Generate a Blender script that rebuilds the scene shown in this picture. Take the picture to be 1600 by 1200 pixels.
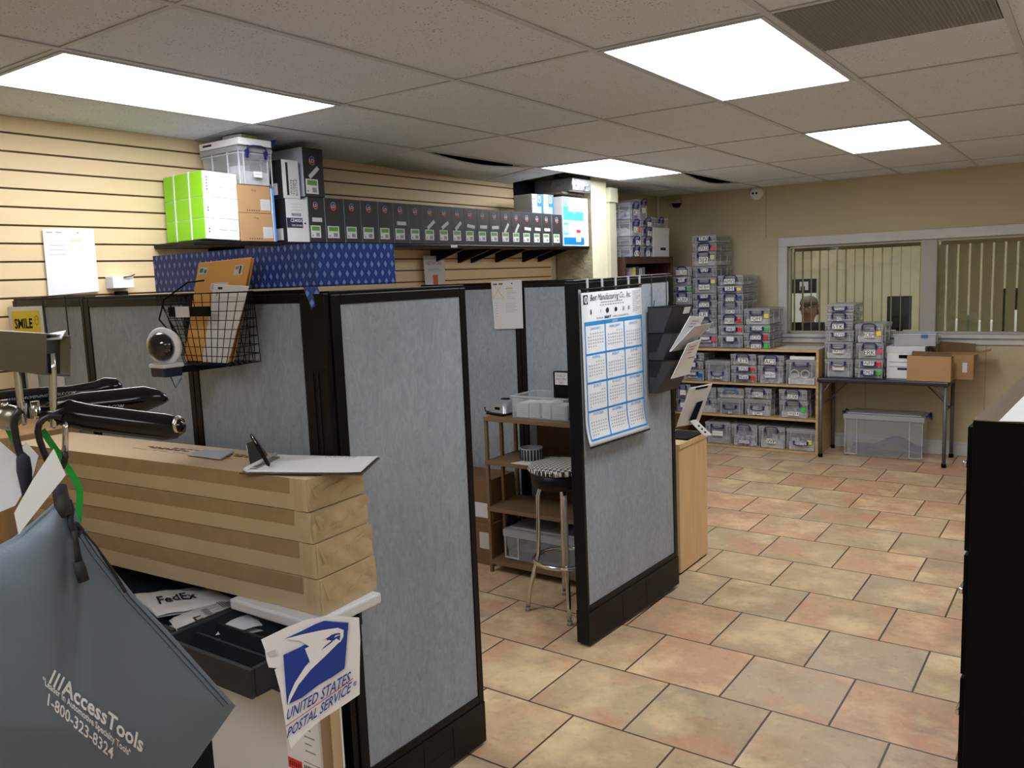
import bpy, math, random
import numpy as np
from mathutils import Vector, Matrix
random.seed(7)
PI = math.pi
for o in list(bpy.data.objects): bpy.data.objects.remove(o)
SC = bpy.context.scene
COL = SC.collection
R = math.radians
# ------------------------------------------------------------------ camera
FPX = 1298.0
YAW, PIT, ROL = R(-35.2805), R(-7.3213), R(-2.2641)
CAM = Vector((0, 0, 1.70))
fw = Vector((math.sin(YAW)*math.cos(PIT), math.cos(YAW)*math.cos(PIT), math.sin(PIT)))
_r = Vector((math.cos(YAW), -math.sin(YAW), 0)); _u = _r.cross(fw)
rt = _r*math.cos(ROL) + _u*math.sin(ROL); up = -_r*math.sin(ROL) + _u*math.cos(ROL)
cd = bpy.data.cameras.new('camera'); cam = bpy.data.objects.new('camera', cd); COL.objects.link(cam)
cd.sensor_width = 36.0; cd.lens = 36.0*FPX/1600.0; cd.clip_start = 0.02
M = Matrix((rt, up, -fw)).transposed().to_4x4(); M.translation = CAM
cam.matrix_world = M
SC.camera = cam
# ------------------------------------------------------------------ world, exposure
w = bpy.data.worlds.new('world'); SC.world = w; w.use_nodes = True
w.node_tree.nodes['Background'].inputs[0].default_value = (0.5, 0.55, 0.6, 1)
w.node_tree.nodes['Background'].inputs[1].default_value = 0.05
SC.view_settings.view_transform = 'Standard'; SC.view_settings.look = 'None'
SC.view_settings.gamma = 1.0; SC.view_settings.use_curve_mapping = False
SC.view_settings.exposure = 0.46
LAMP = 9.0            # strength of the fluorescent diffusers
CEIL = 2.464
# ceiling fixtures: (x0, y0, x1, y1, label) on the 2 x 4 ft grid; the last three are unseen, added as fill light
FIX = [(-3.285, 1.42, -2.68, 2.62, 'long fluorescent ceiling light above the yellow slatted wall, nearest on the left'),
       (-1.455, 2.62, -0.857, 3.79, 'large fluorescent ceiling light beside the grey air vent'),
       (-3.285, 5.04, -2.68, 6.26, 'fluorescent ceiling light in front of the cream column'),
       (-1.455, 5.04, -0.857, 6.26, 'fluorescent ceiling light nearest the back window'),
       (-1.455, -1.02, -0.857, 0.2, 'unseen ceiling light added for fill behind the viewer'),
       (0.93, 1.42, 1.53, 2.62, 'unseen ceiling light added for fill at the right of the room'),
       (0.93, -1.02, 1.53, 0.2, 'unseen ceiling light added for fill at the right behind the viewer')]
# ------------------------------------------------------------------ pixel rays (1600 x 1200) to points on real planes
def ray(px, py): return fw + rt*((px-800)/FPX) + up*((600-py)/FPX)
def U(px, py, **k):
    d = ray(px, py); (a, v), = k.items(); i = 'xyz'.index(a)
    return CAM + d*((v-CAM[i])/d[i])
def UP(px, py, P, n):
    d = ray(px, py); return CAM + d*((Vector(P)-CAM).dot(n)/d.dot(n))
# ------------------------------------------------------------------ mesh builder
_txt = {}
def text_data(s, shear=0.0, bold=0.0, depth=0.0):
    key = (s, shear, bold, depth)
    if key not in _txt:
        c = bpy.data.curves.new('t', 'FONT'); c.body = s; c.size = 1; c.shear = shear; c.offset = bold
        c.resolution_u = 2; c.extrude = depth
        ob = bpy.data.objects.new('t', c); COL.objects.link(ob)
        dg = bpy.context.evaluated_depsgraph_get(); dg.update()
        me = ob.evaluated_get(dg).to_mesh()
        v = [tuple(q.co) for q in me.vertices]; f = [tuple(p.vertices) for p in me.polygons]
        ob.evaluated_get(dg).to_mesh_clear(); bpy.data.objects.remove(ob)
        if v:
            x0 = min(q[0] for q in v); x1 = max(q[0] for q in v)
            y0 = min(q[1] for q in v); y1 = max(q[1] for q in v)
        else: x0 = x1 = y0 = y1 = 0
        _txt[key] = (v, f, x0, x1, y0, y1)
    return _txt[key]
class MB:
    def __init__(s): s.v = []; s.f = []; s.m = []; s.sm = []
    def add(s, vs, fs, mi=0, T=None, smooth=False):
        n = len(s.v)
        for q in vs:
            q = Vector(q); s.v.append(tuple(T @ q) if T is not None else tuple(q))
        for f in fs: s.f.append(tuple(n+i for i in f)); s.m.append(mi); s.sm.append(smooth)
        return s
    def box(s, x0, y0, z0, x1, y1, z1, mi=0, T=None, tp=0.0, fm=None):
        # tp: taper of the bottom; fm: material per face {'-x','+x','-y','+y','-z','+z'}
        a, b = min(x0, x1), max(x0, x1); c, d = min(y0, y1), max(y0, y1); e, f = min(z0, z1), max(z0, z1)
        V = [(a+tp, c+tp, e), (b-tp, c+tp, e), (b-tp, d-tp, e), (a+tp, d-tp, e), (a, c, f), (b, c, f), (b, d, f), (a, d, f)]
        F = [('-z', (3, 2, 1, 0)), ('+z', (4, 5, 6, 7)), ('-y', (0, 1, 5, 4)), ('+x', (1, 2, 6, 5)), ('+y', (2, 3, 7, 6)), ('-x', (3, 0, 4, 7))]
        for k, q in F: s.add(V, [q], (fm or {}).get(k, mi), T) if False else None
        n = len(s.v)
        for q in V: s.v.append(tuple(T @ Vector(q)) if T is not None else q)
        for k, q in F: s.f.append(tuple(n+i for i in q)); s.m.append((fm or {}).get(k, mi)); s.sm.append(False)
        return s
    def quad(s, a, b, c, d, mi=0, T=None): return s.add([a, b, c, d], [(0, 1, 2, 3)], mi, T)
    def slab(s, pts, n, t, mi=0):      # polygon with thickness t along n
        n = Vector(n).normalized()*t; k = len(pts)
        V = [Vector(p) for p in pts] + [Vector(p)+n for p in pts]
        F = [tuple(range(k)), tuple(range(2*k-1, k-1, -1))] + [(i, i+k, (i+1) % k+k, (i+1) % k) for i in range(k)]
        return s.add(V, F, mi)
    def tube(s, pts, r, mi=0, seg=8, T=None, closed=False, flat=1.0):
        pts = [Vector(p) for p in pts]; n = len(pts); V = []; F = []
        rr = r if isinstance(r, (list, tuple)) else [r]*n
        pn = None
        for i in range(n):
            a = pts[(i-1) % n] if (closed or i > 0) else pts[i]; b = pts[(i+1) % n] if (closed or i < n-1) else pts[i]
            t = (b-a).normalized()
            if pn is None:
                h = Vector((0, 0, 1)) if abs(t.z) < 0.9 else Vector((1, 0, 0))
                pn = (h - t*h.dot(t)).normalized()
            else:
                pn = (pn - t*pn.dot(t)).normalized()
            bn = t.cross(pn)
            for k in range(seg):
                an = 2*PI*k/seg; V.append(pts[i] + (pn*math.cos(an)*flat + bn*math.sin(an))*rr[i])
        L = n if closed else n-1
        for i in range(L):
            for k in range(seg):
                F.append((i*seg+k, i*seg+(k+1) % seg, ((i+1) % n)*seg+(k+1) % seg, ((i+1) % n)*seg+k))
        s.add(V, F, mi, T, True)
        if not closed:
            m = len(s.v)-len(V)
            s.f.append(tuple(m+k for k in reversed(range(seg)))); s.m.append(mi); s.sm.append(False)
            s.f.append(tuple(m+(n-1)*seg+k for k in range(seg))); s.m.append(mi); s.sm.append(False)
        return s
    def lathe(s, prof, mi=0, seg=24, T=None, smooth=True):
        V = []; F = []; n = len(prof)
        for (r, z) in prof:
            for k in range(seg): V.append((r*math.cos(2*PI*k/seg), r*math.sin(2*PI*k/seg), z))
        for i in range(n-1):
            for k in range(seg): F.append((i*seg+k, i*seg+(k+1) % seg, (i+1)*seg+(k+1) % seg, (i+1)*seg+k))
        s.add(V, F, mi, T, smooth)
        m = len(s.v)-len(V)
        if prof[0][0] > 1e-4: s.f.append(tuple(m+k for k in reversed(range(seg)))); s.m.append(mi); s.sm.append(False)
        if prof[-1][0] > 1e-4: s.f.append(tuple(m+(n-1)*seg+k for k in range(seg))); s.m.append(mi); s.sm.append(False)
        return s
    def grid(s, fn, nu, nv, mi=0, smooth=True, T=None):
        V = [fn(i/nu, j/nv) for j in range(nv+1) for i in range(nu+1)]
        F = [(j*(nu+1)+i, j*(nu+1)+i+1, (j+1)*(nu+1)+i+1, (j+1)*(nu+1)+i) for j in range(nv) for i in range(nu)]
        return s.add(V, F, mi, T, smooth)
    def text(s, st, fn, mi=0, shear=0, bold=0):
        # fn maps unit coordinates (0..1 along the text, 0..1 up its cap height) to a point
        v, f, x0, x1, y0, y1 = text_data(st, shear, bold)
        if not v: return s
        H = 0.70
        return s.add([fn((q[0]-x0)/max(x1-x0, 1e-6), q[1]/H) for q in v], f, mi)
    def textbox(s, st, x0, z0, x1, z1, y, mi=0, T=None, shear=0, bold=0, fit=True):
        # in the local XZ plane facing -y
        v, f, a, b, c, d = text_data(st, shear, bold)
        if not v: return s
        sx = (x1-x0)/(b-a); sz = (z1-z0)/(d-c)
        if fit: sx = min(sx, sz*1.25); sz = min(sz, sx*1.6)
        cx = (x0+x1)/2; cz = (z0+z1)/2
        return s.add([(cx+(q[0]-(a+b)/2)*sx, y, cz+(q[1]-(c+d)/2)*sz) for q in v], f, mi, T)
    def build(s, name, mats, parent=None, bevel=0, subsurf=0, seg=2):
        me = bpy.data.meshes.new(name); me.from_pydata(s.v, [], s.f)
        if not isinstance(mats, (list, tuple)): mats = [mats]
        for m in mats: me.materials.append(m)
        for p, m, k in zip(me.polygons, s.m, s.sm): p.material_index = min(m, len(mats)-1); p.use_smooth = k
        me.update()
        o = bpy.data.objects.new(name, me); COL.objects.link(o)
        if parent is not None: o.parent = parent
        if bevel:
            b = o.modifiers.new('bevel', 'BEVEL'); b.width = bevel; b.segments = seg; b.limit_method = 'ANGLE'; b.angle_limit = R(40)
        if subsurf:
            b = o.modifiers.new('sub', 'SUBSURF'); b.levels = subsurf; b.render_levels = subsurf
        return o
def recenter(o):
    vs = [Vector(v.co) for v in o.data.vertices]
    c = Vector((sum(v.x for v in vs)/len(vs), sum(v.y for v in vs)/len(vs), min(v.z for v in vs)))
    o.data.transform(Matrix.Translation(-c)); o.location = c; return o
def tag(o, label=None, cat=None, group=None, kind=None):
    if label: o['label'] = label
    if cat: o['category'] = cat
    if group: o['group'] = group
    if kind: o['kind'] = kind
    return o
def thing(name, label, cat, loc=(0, 0, 0), rz=0, group=None):
    o = bpy.data.objects.new(name, None); COL.objects.link(o); o.empty_display_size = 0.05
    o.location = loc; o.rotation_euler = (0, 0, rz); return tag(o, label, cat, group)
def solo(mb, name, mats, label, cat, group=None, bevel=0, subsurf=0):   # one-mesh thing
    return tag(recenter(mb.build(name, mats, None, bevel, subsurf)), label, cat, group)
def struct(mb, name, mats, label=None, bevel=0):
    return tag(mb.build(name, mats, None, bevel), label, None, None, 'structure')
# ------------------------------------------------------------------ materials
def mat(name, col, rough=0.6, metal=0.0, alpha=1.0, spec=0.5, coat=0.0, var=0.0, vscale=8.0, bump=0.0, bscale=60.0, emis=None, estr=0.0, stretch=(1, 1, 1), vcol=None):
    m = bpy.data.materials.new(name); m.use_nodes = True
    nt = m.node_tree; b = nt.nodes['Principled BSDF']
    b.inputs['Base Color'].default_value = (*col, 1); b.inputs['Roughness'].default_value = rough
    b.inputs['Metallic'].default_value = metal; b.inputs['Alpha'].default_value = alpha
    b.inputs['Specular IOR Level'].default_value = spec; b.inputs['Coat Weight'].default_value = coat
    if emis: b.inputs['Emission Color'].default_value = (*emis, 1); b.inputs['Emission Strength'].default_value = estr
    if var or bump:
        tc = nt.nodes.new('ShaderNodeTexCoord'); mp = nt.nodes.new('ShaderNodeMapping'); mp.inputs['Scale'].default_value = stretch
        nt.links.new(tc.outputs['Object'], mp.inputs['Vector'])
    if var:
        n = nt.nodes.new('ShaderNodeTexNoise'); n.inputs['Scale'].default_value = vscale; n.inputs['Detail'].default_value = 4
        r = nt.nodes.new('ShaderNodeValToRGB'); c2 = vcol or tuple(c*(1-var) for c in col); c1 = col if vcol else tuple(min(1, c*(1+var*0.6)) for c in col)
        r.color_ramp.elements[0].position = 0.35; r.color_ramp.elements[1].position = 0.65
        r.color_ramp.elements[0].color = (*c2, 1); r.color_ramp.elements[1].color = (*c1, 1)
        nt.links.new(mp.outputs[0], n.inputs['Vector']); nt.links.new(n.outputs['Fac'], r.inputs[0]); nt.links.new(r.outputs[0], b.inputs['Base Color'])
    if bump:
        n = nt.nodes.new('ShaderNodeTexNoise'); n.inputs['Scale'].default_value = bscale; n.inputs['Detail'].default_value = 3
        bp = nt.nodes.new('ShaderNodeBump'); bp.inputs['Strength'].default_value = bump; bp.inputs['Distance'].default_value = 0.01
        nt.links.new(mp.outputs[0], n.inputs['Vector']); nt.links.new(n.outputs['Fac'], bp.inputs['Height']); nt.links.new(bp.outputs[0], b.inputs['Normal'])
    return m
def rgb(r, g, b):    # sRGB 0..255 to linear
    f = lambda c: (c/255/12.92) if c <= 10 else ((c/255+0.055)/1.055)**2.4
    return (f(r), f(g), f(b))
WHITE = mat('white_paper', rgb(232, 233, 236), 0.75)
PAPERW = mat('soft_white', rgb(215, 216, 220), 0.7)
BLACK = mat('black_metal', rgb(13, 14, 16), 0.38, spec=0.22)
BLACKM = mat('matte_black', rgb(10, 10, 11), 0.7, spec=0.12)
INK = mat('ink', rgb(30, 30, 36), 0.6)
GREYINK = mat('grey_ink', rgb(140, 142, 150), 0.7)
CHROME = mat('chrome', rgb(215, 215, 215), 0.16, 1.0)
STEEL = mat('brushed_steel', rgb(175, 172, 160), 0.28, 1.0, bump=0.05, bscale=90, stretch=(1, 1, 12))
NAVY = mat('navy_plastic', rgb(20, 28, 100), 0.35)
LBLUE = mat('light_blue_plastic', rgb(60, 130, 205), 0.4)
CLEAR = mat('clear_plastic', rgb(212, 216, 224), 0.22, alpha=0.31)
CLEARL = mat('clear_plastic_lid', rgb(205, 208, 212), 0.25, alpha=0.5)
RIB = mat('clear_plastic_rib', rgb(220, 224, 230), 0.25, alpha=0.5)
RED = mat('red_sticker', rgb(225, 50, 45), 0.6)
PINK = mat('pink_sticker', rgb(225, 80, 110), 0.6)
GREEN = mat('green_sticker', rgb(45, 205, 70), 0.6)
YEL = mat('yellow_sticker', rgb(238, 220, 80), 0.6)
PYEL = mat('pale_yellow_sticker', rgb(225, 220, 140), 0.6)
BLUE = mat('blue_sticker', rgb(30, 90, 150), 0.6)
KRAFT = mat('kraft_card', rgb(176, 140, 98), 0.8, var=0.06, vscale=5)
KRAFTD = mat('kraft_card_dark', rgb(120, 92, 62), 0.85, var=0.08, vscale=5)
TAPE = mat('packing_tape', rgb(152, 128, 94), 0.28, var=0.08, vscale=20)
# ------------------------------------------------------------------ floor
def floor_mat():
    m = bpy.data.materials.new('floor_tiles'); m.use_nodes = True; nt = m.node_tree; N = nt.nodes; L = nt.links
    b = N['Principled BSDF']; tc = N.new('ShaderNodeTexCoord'); mp = N.new('ShaderNodeMapping')
    P = 0.4234
    mp.inputs['Rotation'].default_value = (0, 0, 0.0047)
    # one joint of the row between y=3.4321 and y=3.8555 lies at x=-1.61
    oy = 3.4321 - 8*P
    mp.inputs['Location'].default_value = (1.615+20*P+0.0, -oy+12*P, 0)
    L.new(tc.outputs['Object'], mp.inputs[0])
    br = N.new('ShaderNodeTexBrick'); L.new(mp.outputs[0], br.inputs['Vector'])
    br.offset = 0.5; br.offset_frequency = 2; br.squash = 1
    for k, v in (('Scale', 1.0), ('Mortar Size', 0.0044), ('Mortar Smooth', 0.15), ('Bias', 0.0), ('Brick Width', P), ('Row Height', P)): br.inputs[k].default_value = v
    br.inputs['Color1'].default_value = (0, 0, 0, 1); br.inputs['Color2'].default_value = (1, 1, 1, 1)
    rp = N.new('ShaderNodeValToRGB'); cr = rp.color_ramp
    cols = [(0.0, rgb(186, 168, 138)), (0.22, rgb(205, 178, 142)), (0.42, rgb(190, 170, 140)), (0.6, rgb(206, 174, 140)), (0.78, rgb(202, 160, 130)), (0.95, rgb(188, 171, 142))]
    cr.elements[0].position = 0; cr.elements[0].color = (*cols[0][1], 1); cr.elements[1].position = 0.95; cr.elements[1].color = (*cols[5][1], 1)
    for p_, c_ in cols[1:5]: e = cr.elements.new(p_); e.color = (*c_, 1)
    L.new(br.outputs['Color'], rp.inputs[0])
    def noise(sc, det, pos=((0.35, 0.65))):
        n = N.new('ShaderNodeTexNoise'); n.inputs['Scale'].default_value = sc; n.inputs['Detail'].default_value = det; n.inputs['Roughness'].default_value = 0.6
        a = N.new('ShaderNodeVectorMath'); a.operation = 'ADD'
        s_ = N.new('ShaderNodeVectorMath'); s_.operation = 'SCALE'; s_.inputs['Scale'].default_value = 37.0
        L.new(br.outputs['Color'], s_.inputs[0]); L.new(tc.outputs['Object'], a.inputs[0]); L.new(s_.outputs[0], a.inputs[1]); L.new(a.outputs[0], n.inputs['Vector'])
        r = N.new('ShaderNodeValToRGB'); r.color_ramp.elements[0].position = pos[0]; r.color_ramp.elements[1].position = pos[1]
        L.new(n.outputs['Fac'], r.inputs[0]); return r
    def mix(a, col, fac, amt):
        mu = N.new('ShaderNodeMath'); mu.operation = 'MULTIPLY'; mu.inputs[1].default_value = amt; L.new(fac, mu.inputs[0])
        x = N.new('ShaderNodeMix'); x.data_type = 'RGBA'; L.new(mu.outputs[0], x.inputs['Factor']); L.new(a, x.inputs['A']); x.inputs['B'].default_value = (*col, 1); return x.outputs['Result']
    c = mix(rp.outputs[0], rgb(166, 138, 104), noise(3.4, 6, (0.48, 0.68)).outputs[0], 0.6)
    c = mix(c, rgb(200, 142, 112), noise(2.6, 6, (0.50, 0.64)).outputs[0], 0.62)
    c = mix(c, rgb(150, 136, 112), noise(4.3, 8, (0.52, 0.70)).outputs[0], 0.55)
    c = mix(c, rgb(240, 214, 168), noise(3.0, 5, (0.50, 0.66)).outputs[0], 0.62)
    c = mix(c, rgb(124, 100, 78), noise(28, 8, (0.56, 0.80)).outputs[0], 0.45)
    c = mix(c, rgb(236, 216, 180), noise(18, 6, (0.58, 0.80)).outputs[0], 0.35)
    x = N.new('ShaderNodeMix'); x.data_type = 'RGBA'; L.new(br.outputs['Fac'], x.inputs['Factor']); L.new(c, x.inputs['A']); x.inputs['B'].default_value = (*rgb(74, 60, 50), 1)
    L.new(x.outputs['Result'], b.inputs['Base Color']); b.inputs['Roughness'].default_value = 0.42
    bp = N.new('ShaderNodeBump'); bp.invert = True; bp.inputs['Strength'].default_value = 0.5; bp.inputs['Distance'].default_value = 0.003
    L.new(br.outputs['Fac'], bp.inputs['Height']); L.new(bp.outputs[0], b.inputs['Normal'])
    return m
XL, XR, YB, YF = -3.75, 2.6, 8.05, -2.6
struct(MB().box(XL-0.3, YF-0.2, -0.1, XR+0.2, YB+0.16, 0), 'floor', floor_mat())
# ------------------------------------------------------------------ walls
WALL = mat('painted_wall', rgb(194, 184, 150), 0.75, var=0.05, vscale=1.2, bump=0.08, bscale=40)
TRIM = mat('white_trim', rgb(205, 205, 206), 0.5, var=0.04)
OTHER = mat('other_room_wall', rgb(196, 190, 162), 0.8)
WX0, WX1, WZ0, WZ1 = -2.43, 0.10, 1.06, 1.885
g = MB()
g.box(XL-0.3, YB, 0, WX0, YB+0.12, 2.9); g.box(WX1, YB, 0, XR, YB+0.12, 2.9)
g.box(WX0, YB, 0, WX1, YB+0.12, WZ0); g.box(WX0, YB, WZ1, WX1, YB+0.12, 2.9)
struct(g, 'wall_back', WALL)
struct(MB().box(XR, YF, 0, XR+0.1, YB, 2.9), 'wall_right', WALL)
struct(MB().box(XL-0.3, YF-0.1, 0, XR+0.1, YF, 2.9), 'wall_front', WALL)
struct(MB().box(XL-0.12, YF, 0, XL-0.012, YB, 2.9), 'wall_left', WALL)
# panel seams of the back wall
struct(MB().box(-2.64, YB-0.002, 1.98, -2.633, YB, 2.46).box(-0.76, YB-0.002, 0.14, -0.754, YB, 0.97).box(-1.72, YB-0.002, 0.14, -1.714, YB, 0.97), 'trim_1', mat('seam', rgb(165, 155, 120), 0.8))
# slatted wall: boards with grooves, 3 in apart
SLAT = mat('slatwall_board', rgb(226, 202, 160), 0.55, var=0.05, vscale=3, stretch=(1, 0.3, 2))
GROOVE = mat('slatwall_groove', rgb(96, 76, 44), 0.8)
g = MB(); P3 = 0.0762; zt = 2.452; k = 0
while True:
    z1 = zt - k*P3; z0 = z1 - P3 + 0.0085
    if z1 < 0.2: break
    yend = 5.94 if z1 < 2.27 else 5.42
    g.box(XL-0.011, YF, max(z0, 0.15), XL, 3.02, z1); g.box(XL-0.011, 3.023, max(z0, 0.15), XL, yend, z1); k += 1
g.box(XL-0.014, YF, 0.15, XL-0.009, 5.94, 2.44, 1)
struct(g, 'wall_left', [SLAT, GROOVE])
struct(MB().box(XL-0.012, 5.42, 2.25, XL-0.004, 6.02, 2.46), 'recess_shade_board', BLACKM)  # flat black board painting the shade of the broken-out recess
# column, its rough broken face and the conduit cover
COLM = mat('painted_column', rgb(226, 224, 196), 0.8, bump=0.5, bscale=18, var=0.03)
ROUGH = mat('bare_plaster', rgb(150, 144, 118), 0.95, var=0.25, vscale=9, bump=1.0, bscale=30)
struct(MB().box(XL, 6.02, 0, -3.40, 6.28, 2.9, fm={'-y': 1}), 'wall_column', [COLM, ROUGH], bevel=0.006)
struct(MB().box(XL, 6.281, 0, -3.375, 6.40, 2.40).box(XL, 6.27, 2.29, -3.36, 6.41, 2.41), 'trim_3', mat('conduit_cover', rgb(190, 188, 164), 0.6), bevel=0.003)
# baseboards
struct(MB().box(XL, YB-0.018, 0, XR, YB, 0.10).box(XL, YB-0.012, 0.10, XR, YB, 0.128), 'baseboard_back', TRIM, bevel=0.003)
struct(MB().box(XR-0.015, YF, 0, XR, YB, 0.12), 'baseboard_right', TRIM)
# ------------------------------------------------------------------ ceiling
def tile_mat():
    m = mat('ceiling_tile', rgb(216, 226, 236), 0.9, bump=0.15, bscale=120); nt = m.node_tree; N = nt.nodes; L = nt.links
    tc = N.new('ShaderNodeTexCoord'); v = N.new('ShaderNodeTexVoronoi'); v.inputs['Scale'].default_value = 75
    L.new(tc.outputs['Object'], v.inputs['Vector'])
    n = N.new('ShaderNodeTexNoise'); n.inputs['Scale'].default_value = 14; n.inputs['Detail'].default_value = 3; L.new(tc.outputs['Object'], n.inputs['Vector'])
    a = N.new('ShaderNodeMath'); a.operation = 'MULTIPLY_ADD'; a.inputs[1].default_value = -0.42; a.inputs[2].default_value = 0.37; L.new(n.outputs['Fac'], a.inputs[0])
    lt = N.new('ShaderNodeMath'); lt.operation = 'LESS_THAN'; L.new(v.outputs['Distance'], lt.inputs[0]); L.new(a.outputs[0], lt.inputs[1])
    x = N.new('ShaderNodeMix'); x.data_type = 'RGBA'; L.new(lt.outputs[0], x.inputs['Factor']); x.inputs['A'].default_value = (*rgb(216, 226, 236), 1); x.inputs['B'].default_value = (*rgb(150, 149, 150), 1)
    L.new(x.outputs['Result'], N['Principled BSDF'].inputs['Base Color']); return m
TILE = tile_mat(); TEE = mat('ceiling_grid', rgb(196, 204, 212), 0.6)
GX = [-3.75, -3.285, -2.68, -2.065, -1.455, -0.857, -0.27, 0.33, 0.93, 1.53, 2.13, 2.6]
GY = [-2.6, -1.02, 0.2, 1.42, 2.62, 3.79, 5.04, 6.26, 7.48, 8.05]
VENT = (-0.857, 2.65, -0.274, 3.22)
fixed = {(round(a, 3), round(b, 3)) for a, b, *_ in FIX}
tl = MB(); te = MB()
sag = lambda x, y: (-0.012 - 0.013*max(0, y-2.0)) if x < -3.7 and y < 6.1 else 0.0   # the wall row of tiles droops along the slatted wall
for i in range(len(GX)-1):
    for j in range(len(GY)-1):
        x0, x1, y0, y1 = GX[i], GX[i+1], GY[j], GY[j+1]
        if (round(x0, 3), round(y0, 3)) in fixed: continue
        if i == 5 and j == 4:
            tl.box(x0, VENT[3], CEIL, x1, y1, CEIL+0.015); tl.box(x0, y0, CEIL, x1, VENT[1]-0.004, CEIL+0.015); continue
        a, b, c, d = [CEIL+sag(*q) for q in ((x0, y0), (x1, y0), (x1, y1), (x0, y1))]
        e = 0.004
        dz = 0.0
        if i == 0 and j in (5, 6): a -= 0.0; 
        V = [(x0+e, y0+e, a), (x1-e, y0+e, b), (x1-e, y1-e, c), (x0+e, y1-e, d)]
        if (i, j) == (0, 5):   # slipped tile: its inner edge bows down and leaves a dark gap
            for q in range(8):
                t0, t1 = q/8, (q+1)/8; s0, s1 = 0.045*math.sin(PI*t0), 0.045*math.sin(PI*t1); ya, yb = y0+e+(y1-y0-2*e)*t0, y0+e+(y1-y0-2*e)*t1
                za, zb = a+(d-a)*t0, a+(d-a)*t1; ia, ib = CEIL-s0, CEIL-s1
                tl.add([(x0+e, ya, za), (x1-0.03, ya, ia), (x1-0.03, yb, ib), (x0+e, yb, zb), (x0+e, ya, za+0.015), (x1-0.03, ya, ia+0.015), (x1-0.03, yb, ib+0.015), (x0+e, yb, zb+0.015)],
                       [(3, 2, 1, 0), (4, 5, 6, 7), (1, 2, 6, 5), (0, 4, 7, 3)], 0, None, True)
            continue
        if (i, j) == (1, 7):
            for q in range(8):
                t0, t1 = q/8, (q+1)/8; s0, s1 = 0.05*math.sin(PI*t0), 0.05*math.sin(PI*t1); ya, yb = y0+e+(y1-y0-2*e)*t0, y0+e+(y1-y0-2*e)*t1
                tl.add([(x0+e, ya, CEIL-0.01), (x1-0.05, ya, CEIL-s0), (x1-0.05, yb, CEIL-s1), (x0+e, yb, CEIL-0.01), (x0+e, ya, CEIL+0.005), (x1-0.05, ya, CEIL-s0+0.015), (x1-0.05, yb, CEIL-s1+0.015), (x0+e, yb, CEIL+0.005)],
                       [(3, 2, 1, 0), (4, 5, 6, 7), (1, 2, 6, 5), (0, 4, 7, 3)], 0, None, True)
            continue
        if (i, j) == (0, 6): # missing tile beside the column: ducts show
            tl.add([(x0+e, y0+e, a), (x1-e, y0+e, b), (x1-e, y0+0.42, b), (x0+e, y0+0.30, a), (x0+e, y0+e, a+0.015), (x1-e, y0+e, b+0.015), (x1-e, y0+0.42, b+0.015), (x0+e, y0+0.30, a+0.015)], [(3, 2, 1, 0), (4, 5, 6, 7), (0, 1, 5, 4), (2, 3, 7, 6)])
            continue
        tl.add(V+[(p[0], p[1], p[2]+0.015) for p in V], [(3, 2, 1, 0), (4, 5, 6, 7), (0, 1, 5, 4), (1, 2, 6, 5), (2, 3, 7, 6), (3, 0, 4, 7)])
struct(tl, 'ceiling', TILE)
for x in GX[1:-1]: te.box(x-0.012, YF, CEIL-0.005, x+0.012, YB, CEIL-0.001)
for j, y in enumerate(GY[1:-1]): te.box(GX[1] if y in (6.26,) else GX[0]+0.001, y-0.009, CEIL-0.0045, XR, y+0.009, CEIL-0.0012)
te.box(XL, YB-0.02, CEIL-0.004, XR, YB, CEIL)
struct(te, 'ceiling', TEE)
struct(MB().box(XL-0.3, YF-0.1, 2.9, XR+0.1, YB+0.12, 2.95), 'ceiling', BLACKM)
struct(MB().box(XL-0.003, YF, 2.452, XL+0.004, 5.42, 2.60), 'gap_shade_strip', BLACKM)  # black strip painting the shade in the gap between slats and ceiling
LIGHTM = mat('light_diffuser', (0.9, 0.9, 0.9), 0.5, emis=(0.95, 0.97, 1.0), estr=LAMP)
for x0, y0, x1, y1, lb in FIX:
    t = thing('ceiling_light', lb, 'ceiling light', (x0, y0, CEIL))
    w_, h_ = x1-x0, y1-y0
    MB().box(0.026, 0.026, -0.003, w_-0.026, h_-0.026, 0.003).build('diffuser', LIGHTM, t)
    f = MB(); f.box(0.01, 0.01, -0.008, w_-0.01, 0.026, 0.02); f.box(0.01, h_-0.026, -0.008, w_-0.01, h_-0.01, 0.02); f.box(0.01, 0.026, -0.008, 0.026, h_-0.026, 0.02); f.box(w_-0.026, 0.026, -0.008, w_-0.01, h_-0.026, 0.02)
    f.box(0.01, 0.01, 0.02, w_-0.01, h_-0.01, 0.1); f.build('frame', TEE, t)
# air vent
t = thing('air_vent', 'grey egg-crate return air grille in the ceiling beside the large light', 'air vent', (VENT[0]+0.015, VENT[1]+0.006, CEIL-0.002))
w_, h_ = VENT[2]-VENT[0]-0.03, VENT[3]-VENT[1]-0.012
GR = mat('grille_grey', rgb(160, 164, 164), 0.6)
g = MB(); n = 44
for i in range(n+1): g.box(i*w_/n-0.0016, 0, 0, i*w_/n+0.0016, h_, 0.012); g.box(0, i*h_/n-0.0016, 0, w_, i*h_/n+0.0016, 0.0119)
g.build('grille', GR, t); MB().box(0, 0, 0.05, w_, h_, 0.055).build('duct_back', mat('duct_dark', rgb(104, 106, 104), 0.9), t)
MB().box(0.16, 0.17, 0.02, 0.42, 0.36, 0.025).build('damper_plate', mat('damper', rgb(205, 207, 205), 0.7), t)
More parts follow.
